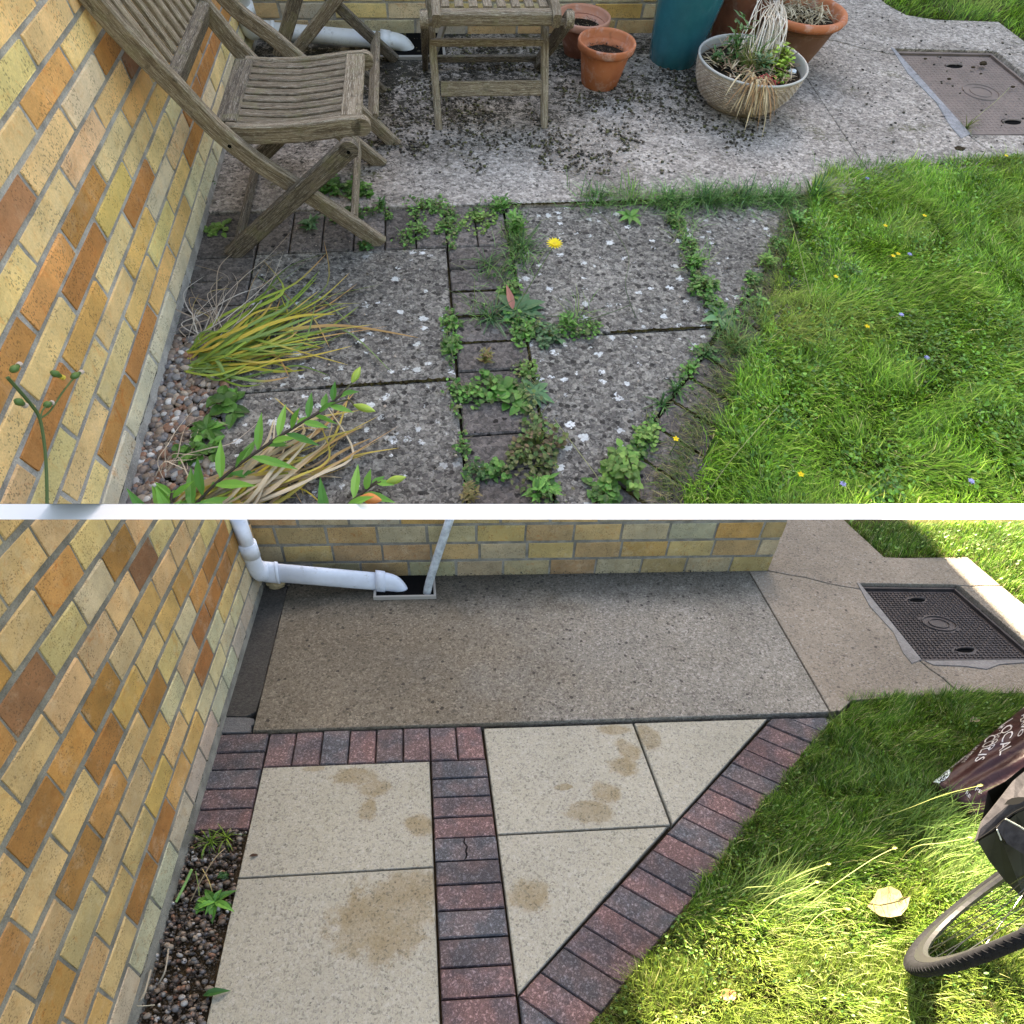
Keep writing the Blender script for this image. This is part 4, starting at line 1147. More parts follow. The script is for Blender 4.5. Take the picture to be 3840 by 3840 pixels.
weed(B, 385, 1880, .01, 'long dark green leaf by the slab edge', 'rosette', 1, ((.05, .16, .04),), L=.07, grp='plants in the lower gravel bed')
for i, (x, y, d) in enumerate([(1670, 925, 'bright clump of daisy leaves low in the upper lawn'), (1480, 800, 'pale leaf sprig where the lawn creeps inward'), (1600, 520, 'darker broad leaves in the middle of the upper lawn')]):
    weed(A, x, y, .03, d, 'mat', 40, GR1, L=.016, H=.05, grp='clumps in the upper lawn')

def flower(F, x, y, r, petals, col, h, label, cat='flower', grp='buttercups in the upper lawn', root=None, eye=(.7, .5, .02), stem=True, layers=1, clip=None):
    top = px(F, x, y, h); base = np.array([*(top[:2] + (np.random.default_rng(int(x)).normal(0, .012, 2))), 0]) if root is None else px(F, *root)
    t = thing('flower', F, base, label, cat, grp)
    V, Fc = tube(smooth_path([base, (base * .5 + top * .5) + (.006, .004, .012), top], 5), .0012, 5)
    if stem: mk('stem', V, Fc, m_leaf, F, parent=t, attr=np.tile((.09, .16, .04), (len(V), 1)), nofix=True)
    parts = []
    for l in range(layers):
        for k in range(petals):
            a = 6.28 * (k + l * .5) / petals; parts.append(leaf_shape(top + (0, 0, .001 * l), (math.cos(a), math.sin(a), .25 + .3 * l), r * (1 - .25 * l), r * (6.2 / petals) * .5, droop=.05, shape='strap', fold=.1))
    V, Fc = join(parts); mk('petals', V, Fc, m_petal, F, parent=t, attr=coljit(col, len(V), .06), nofix=True)
    V, Fc = lathe([(r * .28, 0), (r * .22, r * .15), (r * .02, r * .2)], top, 8); mk('eye', V, Fc, m_petal, F, parent=t, attr=np.tile(eye, (len(V), 1)), nofix=True)
YEL = (.85, .62, .01)
flower(A, 1046, 461, .026, 15, (.85, .68, .02), .17, 'yellow dandelion like flower on a long wiry stem over the slab', grp=None, root=(968, 592), layers=2)
for x, y, d in [(1744, 407, 'highest buttercup on the right of the upper lawn'), (1670, 426, 'buttercup standing above the joined pair'), (1685, 483, 'left one of the joined pair of buttercups'), (1694, 479, 'right one of the joined pair of buttercups'),
                (1577, 522, 'buttercup nearest the paved corner'), (1636, 616, 'buttercup in the middle of the upper lawn'), (1511, 895, 'buttercup low in the lawn near the white kerb'),
                (1275, 828, 'buttercup lying over a lichened diagonal paver'), (1898, 294, 'buttercup at the far right lawn edge')]:
    flower(A, x, y, .0085, 5, YEL, .045, d)
for x, y, d in [(1636, 337, 'lilac flower at the top edge of the lawn'), (1700, 594, 'lilac flower in the middle of the lawn'), (1748, 675, 'lilac flower right of centre in the lawn'), (1590, 913, 'lilac flower next to the lowest buttercup'), (1832, 908, 'lilac flower in the lower right of the lawn'), (1716, 480, 'pale lilac flower beside the buttercup pair')]:
    flower(A, x, y, .009, 6, (.38, .38, .72), .03, d, grp='lilac flowers in the upper lawn', eye=(.5, .5, .6), layers=2)
# wiry stems around the flower
for i, pts in enumerate([[(968, 592, 0), (955, 520, .06), (985, 470, .12), (1020, 420, .17)], [(968, 592, 0), (1060, 598, .03), (1120, 600, .03), (1190, 575, .05)], [(960, 588, 0), (900, 570, .04), (840, 545, .04)],
                         [(1200, 600, .0), (1180, 540, .06), (1185, 480, .06), (1140, 410, .04), (1105, 390, .0)], [(970, 595, 0), (1020, 612, .01), (1080, 612, .02), (1150, 590, .03)]]):
    P = [px(A, x, y, h) for x, y, h in pts]; V, Fc = tube(smooth_path(P, 6), .0013, 5)
    o = mk('wiry_stem', V, Fc, m_leaf, A, attr=np.tile((.07, .1, .045), (len(V), 1)), nofix=True)
    tag(o, ['bare wiry stem rising left of the yellow flower', 'wiry stem lying out to the right over the slab', 'wiry stem lying out to the left over the pavers', 'thin curved stem arching over the middle slab', 'short wiry stem bending along the slab joint'][i], 'stem', 'wiry stems of the toothed rosette')
w = weed(A, 975, 590, .02, 'dark toothed rosette of large leaves with one pink leaf', 'rosette', 14, ((.05, .14, .06), (.07, .17, .07)), L=.095, H=.02, grp=None)
V, Fc = leaf_shape(px(A, 968, 590) + (0, 0, .01), (-.15, .55, .5), .085, .022, droop=.1, shape='lance')
o = mk('pink_leaf', V, Fc, m_leaf, A, attr=np.tile((.5, .2, .15), (len(V), 1)), nofix=True); tag(o, 'frilled pink leaf standing in the dark rosette', 'leaf')
V, Fc = leaf_shape(px(A, 938, 890) + (0, 0, .004), (-.9, .35, .0), .05, .02, droop=0, shape='oval')
o = mk('feather', V, Fc, m_petal, A, attr=np.tile((.5, .5, .56), (len(V), 1)), nofix=True); tag(o, 'small pale feather between two seedlings on the paver', 'feather')

# ------------------------------------------------------------------ teak chairs
def plank(name, path, w, t, mat, F, parent, up=(0, 0, 1), ends=False):
    P = np.array(path, float)
    sc_ = None
    V, Fc = sweep(P, w, t, up)
    m = 8; n = len(P); arc = np.concatenate([[0], np.cumsum(np.linalg.norm(np.diff(P, axis=0), axis=1))])
    off = random.uniform(0, 50); G = []
    b = min(w, t) * .18; hw, ht = w / 2, t / 2
    sec = [(-hw, -ht + b), (-hw, ht - b), (-hw + b, ht), (hw - b, ht), (hw, ht - b), (hw, -ht + b), (hw - b, -ht), (-hw + b, -ht)]
    for i in range(n):
        for a, c in sec: G.append((arc[i] * 9 + off, a * 170 + off, c * 170))
    o = mk(name, V, Fc, mat, F, org=P[0], parent=parent, nofix=False)
    if o is None: return None
    if len(o.data.vertices) != len(G): G = [(v.co.x * 20, v.co.y * 20, v.co.z * 20) for v in o.data.vertices]
    at = o.data.attributes.new('grain', 'FLOAT_VECTOR', 'POINT'); at.data.foreach_set('vector', np.array(G, np.float32).ravel())
    return o
def round_end(c, ax, r, t):
    """disc at the rounded end of a flat bar lying in the x-z plane"""
    V = []; Fc = []; m = 20
    for s in (-1, 1):
        for k in range(m):
            a = 6.28318 * k / m; V.append((c[0] + r * math.cos(a), c[1] + s * t / 2, c[2] + r * math.sin(a)))
    for k in range(m): l = (k + 1) % m; Fc.append((k, l, m + l, m + k))
    Fc.append(tuple(range(m))); Fc.append(tuple(m + k for k in range(m)))
    return V, Fc
def disc_part(name, c, r, t, mat, F, parent):
    V, Fc = round_end(c, None, r, t)
    o = mk(name, V, Fc, mat, F, parent=parent)
    at = o.data.attributes.new('grain', 'FLOAT_VECTOR', 'POINT'); at.data.foreach_set('vector', np.array([(v[0] * 9, v[2] * 170, v[1] * 170) for v in V], np.float32).ravel())
    return o

def folding_chair(y0, y1, dx, label, shift=0.0, seat=True, prof=None, grp='teak folding chairs'):
    t = thing('folding_chair', A, (-.4, (y0 + y1) / 2, 0), label, 'chair', grp)
    long_ = prof or [(-.212, 0), (-.30, .09), (-.428, .217), (-.52, .305), (-.592, .40), (-.649, .509), (-.70, .60), (-.737, .680), (-.768, .76)]
    for y in (y0, y1):
        P = smooth_path([(x + dx, y, z) for x, z in long_], 3)
        plank('long_leg', P, .026, .050, m_wood, A, t)
    s = .032
    sl_ = [(-.672, .0), (-.257, .352)]
    for y, k in ((y0, 1), (y1, -1)):
        yy = y - k * .004 - .024 * k
        plank('short_leg', [(sl_[0][0] + dx, yy, sl_[0][1]), (sl_[1][0] + dx, yy, sl_[1][1])], .024, .052, m_woodD, A, t)
        disc_part('leg_tip', (sl_[1][0] + dx, yy, sl_[1][1]), .026, .024, m_woodD, A, t)
    # stretchers low on both leg pairs
    plank('stretcher', [(-.645 + dx, y0 - .02, .03), (-.645 + dx, y1 + .02, .03)], .016, .035, m_woodD, A, t)
    plank('stretcher', [(-.285 + dx, y0 + .01, .085), (-.285 + dx, y1 - .01, .085)], .016, .05, m_wood, A, t)
    if seat:
        yi0, yi1 = y0 + .03, y1 - .03
        for y in (yi0, yi1):
            plank('seat_rail', smooth_path([(-.575 + dx, y, .368), (-.50 + dx, y, .362), (-.38 + dx, y, .366), (-.27 + dx, y, .380), (-.222 + dx, y, .382)], 2), .022, .052, m_wood, A, t)
            disc_part('rail_tip', (-.222 + dx, y, .382), .026, .022, m_wood, A, t)
        plank('seat_front', [(-.246 + dx, yi0 + .012, .398), (-.246 + dx, yi1 - .012, .398)], .055, .016, m_wood, A, t)
        plank('seat_back', [(-.575 + dx, yi0 + .012, .386), (-.575 + dx, yi1 - .012, .386)], .055, .016, m_woodD, A, t)
        n = 9
        for i in range(n):
            y = yi0 + .028 + (yi1 - yi0 - .056) * i / (n - 1)
            plank('seat_slat', smooth_path([(-.565 + dx, y, .384), (-.41 + dx, y, .376), (-.262 + dx, y, .396)], 2), .0285, .012, m_seat, A, t)
        a = (-.655 + dx, .505); b = (-.755 + dx, .78)
        plank('back_rail', [(a[0], y0 + .012, a[1]), (a[0], y1 - .012, a[1])], .03, .062, m_woodD, A, t, up=(.35, 0, .94))
        for i in range(9):
            y = y0 + .035 + (y1 - y0 - .07) * i / 8
            plank('back_slat', [(a[0] - .008, y, a[1] + .025), (b[0] + .0, y, b[1])], .024, .012, m_wood, A, t, up=(.9, 0, .4))
    for y in (y0,):
        for x, z in ((-.567, .355), (-.258, .348)):
            mk('rivet', *tube([(x + dx, y - .0145 - (.027 if x > -.4 else 0), z), (x + dx, y - .010, z)], .005, 10), m_black, A, parent=t)
    return t
folding_chair(.019 + .012, .461 - .012, 0, 'grey weathered teak folding chair leaning on the side wall, slatted seat open')
p2 = [(-.161, 0), (-.238, .088), (-.33, .19), (-.437, .300), (-.52, .385), (-.604, .46), (-.66, .55), (-.70, .65)]
def chair2():
    t = thing('folding_chair', A, (-.35, .9, 0), 'second teak folding chair, folded, legs showing behind the first', 'chair', 'teak folding chairs')
    plank('long_leg', smooth_path([(x, .575, z) for x, z in p2], 3), .026, .046, m_wood, A, t)
    plank('long_leg', smooth_path([(-.160, 1.2, .012), (-.234, 1.2, .085), (-.30, 1.2, .15), (-.363, 1.2, .214), (-.45, 1.2, .31)], 3), .026, .042, m_woodD, A, t)
    plank('stretcher', [(-.236, .57, .10), (-.236, 1.195, .105)], .02, .06, m_wood, A, t, up=(.5, 0, .8))
    plank('short_leg', [(-.60, 1.18, .035), (-.415, 1.18, .214), (-.33, 1.18, .30)], .026, .046, m_wood, A, t)
    plank('short_leg', [(-.56, .80, .22), (-.45, .80, .42), (-.40, .80, .52)], .026, .046, m_woodD, A, t)
    plank('stretcher', [(-.60, .56, .03), (-.60, .95, .03)], .016, .03, m_woodD, A, t)
    plank('leg_foot', [(-.212, .95, .001), (-.30, .95, .09)], .026, .046, m_woodD, A, t)
chair2()
def chair3():
    t = thing('folding_chair', A, (.2, .9, 0), 'teak folding chair facing out between the gully and terracotta pots', 'chair', 'teak folding chairs')
    for x0, x1 in ((.004, -.022), (.418, .400)):
        plank('front_leg', [(x0, .668, 0), (x1, 1.03, .66)], .028, .028, m_wood, A, t, up=(0, -.8, .5))
    for x in (-.034, .458):
        plank('rear_leg', [(x, 1.17, 0), (x, .90, .21), (x, .672, .395)], .024, .055, m_woodD, A, t)
        V, Fc = tube([(x - .013, .672, .39), (x + .013, .672, .39)], .026, 16)
        o = mk('leg_tip', V, Fc, m_wood, A, parent=t); at = o.data.attributes.new('grain', 'FLOAT_VECTOR', 'POINT'); at.data.foreach_set('vector', np.array([(v[0] * 170, v[1] * 60, v[2] * 60) for v in V], np.float32).ravel())
    def rod(nm, p, q, r):
        V, Fc = tube([p, tuple((np.array(p) + np.array(q)) / 2), q], r, 14)
        o = mk(nm, V, Fc, m_wood, A, parent=t, smooth=False); at = o.data.attributes.new('grain', 'FLOAT_VECTOR', 'POINT'); at.data.foreach_set('vector', np.array([(v[0] * 9, v[1] * 170, v[2] * 170) for v in V], np.float32).ravel())
    rod('dowel', (-.04, .69, .375), (.465, .69, .375), .012)
    plank('seat_front', [(.02, .700, .388), (.40, .700, .388)], .045, .04, m_wood, A, t)
    for x in (.008, .415):
        plank('seat_rail', smooth_path([(x, .668, .386), (x, .74, .404), (x, .88, .394), (x, 1.05, .39)], 3), .028, .05, m_wood, A, t)
    plank('thin_rail', [(-.014, .800, .262), (.402, .800, .262)], .016, .026, m_wood, A, t)
    plank('flat_stretcher', [(.018, .732, .128), (.402, .732, .128)], .014, .052, m_wood, A, t, up=(0, .3, .9))
    plank('low_rail', [(-.02, 1.13, .05), (.45, 1.13, .05)], .016, .028, m_woodD, A, t)
    for i in range(8):
        x = .04 + .34 * i / 7
        plank('seat_slat', [(x, .735, .40), (x, 1.05, .395)], .03, .012, m_wood, A, t)
    plank('hinge_bar', [(.0, 1.12, .05), (.05, 1.0, .25)], .012, .03, m_galvframe, A, t)
chair3()

# ------------------------------------------------------------------ pots
def pot(c, rb, rt, h, label, m, mrim, grp='terracotta pots', collar=.032, soilz=.75, thick=.008, seedc=True):
    t = thing('plant_pot', A, (*c, 0), label, 'plant pot', grp)
    ro = lambda z: rb + (rt - .010 - rb) * z / h
    mk('body', *lathe([(rb * .1, .001), (rb * .93, .0), (rb, .006), (ro(h * .5), h * .5), (ro(h - collar), h - collar)], (*c, 0), 48), m, A, parent=t, smooth=True)
    mk('rim', *lathe([(ro(h - collar) - .001, h - collar - .001), (rt - .006, h - collar), (rt - .002, h - collar + .004), (rt, h - .006), (rt - .003, h), (rt - thick, h), (rt - thick - .004, h - .01),
                      (rt - thick - .006, h - collar), (rt - thick - .014, h - collar - .004), (ro(h * soilz) - .010, h * soilz - .004)], (*c, 0), 48, cap=False), mrim, A, parent=t, smooth=True)
    V, Fc = lathe([(ro(h * soilz) - .009, h * soilz - .006), (ro(h * soilz) * .7, h * soilz + .004), (ro(h * soilz) * .3, h * soilz + .001), (.002, h * soilz + .004)], (*c, 0), 24, .08)
    mk('compost', V, Fc, m_compost, A, parent=t)
    return t, h * soilz, ro(h * soilz) - .014
def bits(F, t, c, r, z, n, pal, L=.012, w=.003, name='bark', H=.01):
    parts = []; cols = []
    for i in range(n):
        a = random.uniform(0, 6.28); q = r * math.sqrt(random.random()); b = random.uniform(0, 6.28)
        vf = leaf_shape((c[0] + q * math.cos(a), c[1] + q * math.sin(a), z + random.uniform(0, H)), (math.cos(b), math.sin(b), random.uniform(-.3, .8)), L * random.uniform(.5, 1.5), w, droop=.1, shape='strap')
        parts.append(vf); cols.append(np.tile(np.array(random.choice(pal)) * random.uniform(.7, 1.2), (len(vf[0]), 1)))
    V, Fc = join(parts); o = mk(name, V, Fc, m_dry, F, parent=t, attr=np.concatenate(cols), nofix=True); o['kind'] = 'stuff'
t, z, r = pot((.708, 1.0), .076, .119, .18, 'clean orange terracotta pot of dark compost, front one of two', m_terra, m_terra, soilz=.70)
bits(A, t, (.708, 1.0), r, z, 260, [(.02, .012, .01), (.06, .035, .025), (.16, .1, .07)])
t, z, r = pot((.665, 1.268), .062, .12, .165, 'darker stained terracotta pot tucked behind the orange one', m_terra2, m_terrarim, soilz=.72)
bits(A, t, (.665, 1.268), r, z, 220, [(.02, .012, .01), (.06, .035, .025), (.4, .33, .22)])
# tall blue pot
t = thing('plant_pot', A, (1.09, 1.19, 0), 'tall blue green glazed pot against the back wall', 'plant pot')
mk('body', *lathe([(.01, .001), (.096, 0), (.105, .012), (.118, .10), (.132, .22), (.148, .36), (.158, .46), (.15, .47), (.14, .45)], (1.092, 1.20, 0), 56), m_glaze, A, parent=t, smooth=True)
V, Fc = lathe([(.14, .43), (.1, .44), (.002, .44)], (1.092, 1.20, 0), 24); mk('compost', V, Fc, m_compost, A, parent=t)
# brown pot with rolled rim
bc = (1.615, 1.20)
t = thing('plant_pot', A, (*bc, 0), 'big brown clay pot with rolled orange rim and pale dead stalks', 'plant pot')
pr = [(.012, .001), (.105, 0), (.115, .008), (.138, .08), (.158, .15), (.168, .19)]
mk('body', *lathe(pr, (*bc, 0), 56), m_brownpot, A, parent=t, smooth=True)
mk('rim', *lathe([(.166, .188), (.186, .19), (.193, .205), (.186, .22), (.172, .222), (.163, .212), (.16, .18), (.155, .16)], (*bc, 0), 56, cap=False), m_terra, A, parent=t, smooth=True)
for z_ in (.166, .176):
    mk('groove', *tube([(bc[0] + (.1625 + (z_ - .166) * .2) * math.cos(a), bc[1] + (.1625 + (z_ - .166) * .2) * math.sin(a), z_) for a in np.linspace(0, 6.2832, 49)[:-1]], .0022, 6, closed=True), m_brownpot, A, parent=t)
V, Fc = lathe([(.157, .172), (.1, .182), (.002, .184)], (*bc, 0), 24); mk('compost', V, Fc, m_compost, A, parent=t)
bits(A, t, bc, .13, .186, 320, [(.55, .48, .34), (.42, .35, .22), (.3, .24, .14)], .05, .005, 'dead_leaves', .03)
# second brown pot half seen behind
t2, _, _ = pot((1.42, 1.33), .10, .15, .30, 'dark red clay pot squeezed between the blue and the brown one', m_terra2, m_terra2, grp=None)
# woven bowl
cb = (1.268, .838)
t = thing('planter_bowl', A, (*cb, 0), 'wide grey brown bowl with woven pattern and pale rim, weeds inside', 'plant pot')
prof = [(.02, .0), (.10, .0), (.135, .012), (.170, .045), (.196, .09), (.208, .135), (.212, .17)]
mk('body', *lathe(prof, (*cb, 0), 64), m_bowl, A, parent=t, smooth=True)
mk('rim', *lathe([(.2115, .170), (.2155, .174), (.216, .178), (.2125, .1815), (.208, .180), (.2065, .17), (.203, .14)], (*cb, 0), 64, cap=False), m_bowlrim, A, parent=t, smooth=True)
parts = []
pz = [p[1] for p in prof]; prr = [p[0] for p in prof]
for row in range(17):
    zz = .018 + row * .0088; rr = np.interp(zz, pz, prr); nn = 50
    for k in range(nn):
        a = 6.2832 * (k + .5 * (row % 2)) / nn
        if math.sin(a) > .75: continue
        ce, se = math.cos(a), math.sin(a); w2 = rr * 6.2832 / nn * .40; h2 = .0029
        r2 = np.interp(zz + h2, pz, prr); r1 = np.interp(zz - h2, pz, prr)
        T_ = np.array([-se, ce, 0]); Np = np.array([ce, se, 0])
        base = np.array([cb[0], cb[1], 0.0])
        q0 = base + Np * (r1 + .0002) + (0, 0, zz - h2); q1 = base + Np * (r2 + .0002) + (0, 0, zz + h2); mid_ = base + Np * (rr + .0024) + (0, 0, zz)
        parts.append(([q0 - T_ * w2, q0 + T_ * w2, q1 + T_ * w2, q1 - T_ * w2, mid_ - T_ * w2 * .7, mid_ + T_ * w2 * .7], [(0, 1, 5, 4), (4, 5, 2, 3), (0, 4, 3), (1, 2, 5)]))
o = mk('weave', *join(parts), m_bowl, A, parent=t, nofix=True); o['kind'] = 'stuff'
V, Fc = lathe([(.2, .138), (.12, .142), (.002, .142)], (*cb, 0), 24); mk('compost', V, Fc, m_compost, A, parent=t)
bits(A, t, cb, .17, .142, 380, [(.42, .33, .2), (.3, .2, .12), (.2, .12, .07), (.5, .42, .3)], .045, .005, 'dead_leaves', .04)
def spray(name, F, t, base, n, L, wd, pal, dirv, spread, droop, mat, shape='strap', seg=4, z0=0):
    parts = []; cols = []
    for i in range(n):
        d = np.array(dirv, float) + RNG.normal(0, spread, 3); b = np.array(base) + np.array([RNG.normal(0, .012), RNG.normal(0, .012), 0])
        vf = leaf_shape(b, d, L * random.uniform(.55, 1.2), wd, droop=droop, shape=shape, seg=seg)
        parts.append(vf); cols.append(np.tile(np.array(random.choice(pal)) * random.uniform(.75, 1.2), (len(vf[0]), 1)))
    V, Fc = join(parts); o = mk(name, V, Fc, mat, F, parent=t, attr=np.concatenate(cols), nofix=True); return o
TAN = [(.52, .38, .2), (.42, .27, .13), (.6, .48, .3), (.35, .2, .1)]
w_ = lambda i, c, k, n, L, H, pal, r, lab: weed(A, c[0], c[1], r, lab, k, n, pal, L, H, grp='plants in the woven bowl', pr=False)
def bowlplant(x, y, kind, n, L, H, pal, r, lab):
    o = weed(A, 0, 0, r, lab, kind, n, pal, L, H, grp='plants in the woven bowl', pr=False, name='bowl_plant')
    o.location = A.w((cb[0] + x, cb[1] + y, .142))
bowlplant(-.07, .05, 'spike', 80, .045, .17, GR2, .06, 'tall dark green weed at the back left of the bowl')
bowlplant(-.0, .0, 'tuft', 240, .14, .07, ((.3, .34, .1), (.2, .28, .08), (.38, .36, .16)), .09, 'yellowish grassy tuft in the middle of the bowl')
bowlplant(.02, -.05, 'spike', 80, .04, .07, BLUE, .045, 'blue green feathery weed at the front of the bowl')
bowlplant(.12, .01, 'mat', 260, .018, .10, ((.42, .6, .06), (.3, .5, .05)), .055, 'lime green weed at the right of the bowl')
bowlplant(.09, -.10, 'mat', 60, .016, .045, ((.3, .48, .05), (.2, .36, .05)), .03, 'small lime green weed at the front rim of the bowl')
bowlplant(-.14, .03, 'spike', 40, .035, .05, GR2, .03, 'green sprig by the left rim of the bowl')
bowlplant(.06, .08, 'tuft', 150, .17, .05, GR1, .05, 'grassy stems at the back right of the bowl')
rock(A, (cb[0] + .155, cb[1] - .055, .155), (.016, .014, .012), m_badge, 8, 'white pebble on the compost by the right rim', 'pebble', 'pebble')
spray('dead_stalks', A, t, (cb[0] - .06, cb[1] - .155, .185), 34, .11, .006, TAN, (-.25, -.55, .25), .28, 1.0, m_dry)
spray('dead_stalks', A, t, (cb[0] - .03, cb[1] - .17, .185), 30, .12, .005, TAN, (.1, -.55, .1), .22, 1.0, m_dry)
spray('red_leaves', A, t, (cb[0] + .01, cb[1] - .15, .18), 14, .04, .008, [(.35, .06, .05), (.4, .15, .08)], (.1, -.5, .2), .4, .4, m_dry)
# pale straw stalks falling from the brown pot into the bowl
st = thing('straw_bundle', A, (1.45, 1.02, .2), 'bundle of pale dry stalks arching from the brown pot into the bowl', 'dry stalks')
for i in range(46):
    a = px(A, 1440 + random.uniform(-10, 38), 8 + random.uniform(-25, 22), .25); b = np.array([cb[0] + random.uniform(.02, .15), cb[1] + random.uniform(-.02, .10), .17])
    if i % 6 == 0: b = px(A, 1390 + random.uniform(-20, 30), 100, .19)
    mid_ = (a + b) / 2 + (random.uniform(-.03, .03), random.uniform(-.02, .02), .045)
    V, Fc = tube(smooth_path([a, mid_, b], 5), .0022 * random.uniform(.7, 1.25), 5)
    mk('stalk', V, Fc, m_dry, A, parent=st, attr=np.tile(np.array(random.choice([(.7, .62, .5), (.6, .5, .38), (.78, .72, .62)])), (len(V), 1)), nofix=True)

# ------------------------------------------------------------------ wilted bulb leaves on the slabs
def ribbon(P, w, name, parent, col, F=A, mat=None, tw=0.0):
    P = smooth_path(P, 5); n = len(P); V = []; Fc = []
    for i in range(n):
        d = P[min(i + 1, n - 1)] - P[max(i - 1, 0)]; d /= np.linalg.norm(d) + 1e-9
        s = np.cross(d, (0, 0, 1.0)); s /= np.linalg.norm(s) + 1e-9; f = math.sin(math.pi * min(1, .25 + .75 * i / (n - 1))) ** .6 if i < n - 1 else .05
        a = tw * i / n; up = np.cross(s, d); s2 = s * math.cos(a) + up * math.sin(a)
        V += [P[i] - s2 * w / 2 * f, P[i] + up * w * .12 * f, P[i] + s2 * w / 2 * f]
    for i in range(n - 1):
        a = i * 3; Fc += [(a, a + 1, a + 4, a + 3), (a + 1, a + 2, a + 5, a + 4)]
    c = np.array(col)[None] * np.ones((len(V), 1))
    k = random.random()
    if k < .45:
        f = np.clip((np.arange(n) / n - random.uniform(.4, .8)) * 5, 0, 1)[:, None].repeat(3, 0).reshape(-1, 1)
        c = c * (1 - f) + np.array(random.choice([(.55, .42, .1), (.5, .3, .12)])) * f
    return mk(name, V, Fc, mat or m_dry, F, parent=parent, attr=c, nofix=True)
def wilted(roots, tips, n, label, pal, h=.05, bend=12, w=.0092, grp='wilted bulb foliage'):
    r0 = px(A, *roots[0])
    t = thing('wilted_bulb_leaves', A, r0, label, 'wilted plant', grp)
    for i in range(n):
        a = random.choice(roots); b = random.choice(tips)
        a = (a[0] + random.uniform(-9, 9), a[1] + random.uniform(-8, 8)); b = (b[0] + random.gauss(0, 26), b[1] + random.gauss(0, 17)); fk = random.choice([1.05, 1, 1, .9, .75]); b = (a[0] + (b[0] - a[0]) * fk, a[1] + (b[1] - a[1]) * fk)
        k = max(-1.6 * bend, min(1.6 * bend, random.gauss(0, bend))); k2 = random.gauss(0, bend * .8); nx, ny = -(b[1] - a[1]), b[0] - a[0]; l = math.hypot(nx, ny); nx /= l; ny /= l
        lift = random.uniform(.01, h)
        P = [px(A, *a, .0)]
        for f, hh in ((.25, lift * .8), (.5, lift), (.75, lift * .6)):
            o_k = k * math.sin(math.pi * f) + k2 * math.sin(2 * math.pi * f)
            P.append(px(A, a[0] + (b[0] - a[0]) * f + nx * o_k, a[1] + (b[1] - a[1]) * f + ny * o_k, hh * random.uniform(.5, 1.3)))
        e_ = np.array(px(A, *b, random.uniform(.003, .02)))
        if random.random() < .45:
            v_ = e_ - P[-1]; an = random.uniform(-1.5, 1.5); ca_, sa_ = math.cos(an), math.sin(an)
            e_ = P[-1] + np.array([v_[0] * ca_ - v_[1] * sa_, v_[0] * sa_ + v_[1] * ca_, v_[2]]) * random.uniform(.7, 1.6)
        P.append(e_)
        ribbon(P, w * random.uniform(.6, 1.2), 'leaf', t, np.array(random.choice(pal)) * random.uniform(.8, 1.15), tw=random.uniform(-1, 1))
    return t
GYL = [(.22, .32, .05), (.3, .38, .06), (.16, .26, .06), (.42, .4, .06), (.55, .42, .07), (.2, .3, .09)]
wilted([(358, 665), (366, 680), (372, 690)], [(560, 560), (590, 520), (640, 500), (650, 560), (600, 590), (560, 600), (545, 575)], 44, 'spread of wilting yellow green bulb leaves, upper fan', GYL)
wilted([(352, 695), (368, 690)], [(600, 640), (560, 660), (640, 665), (700, 620), (520, 640), (570, 690), (540, 715), (460, 722)], 36, 'flattened yellow green bulb leaves, lower fan of the upper clump', GYL, .03)
wilted([(362, 680)], [(718, 560), (762, 606), (690, 540), (680, 600)], 8, 'few long bulb leaves reaching furthest over the slab', [(.25, .34, .06), (.2, .3, .1), (.45, .4, .08)], .03)
wilted([(350, 640), (380, 640)], [(440, 520), (500, 500), (560, 470), (450, 560), (360, 540), (420, 480)], 26, 'shrivelled pale threads behind the bulb leaves', [(.5, .42, .33), (.4, .32, .24), (.6, .55, .48)], .05, 20, .003)
STR = [(.5, .4, .26), (.42, .3, .17), (.6, .5, .35), (.5, .42, .1)]
wilted([(330, 960), (380, 958), (440, 965)], [(560, 840), (610, 810), (660, 770), (640, 830), (690, 820), (560, 880), (520, 900)], 56, 'dry straw coloured bulb leaves under the lily stem', STR, .05)
wilted([(330, 955), (400, 962)], [(650, 850), (600, 880), (560, 930), (520, 945), (480, 930)], 22, 'yellow bulb leaves along the bottom under the lily', [(.55, .42, .06), (.35, .38, .07), (.5, .35, .08)], .04)
wilted([(300, 900), (320, 880)], [(420, 800), (400, 850), (520, 770), (380, 780)], 9, 'loose pale stalks crossing the gravel', [(.5, .42, .33), (.6, .5, .38)], .05, 22, .003)

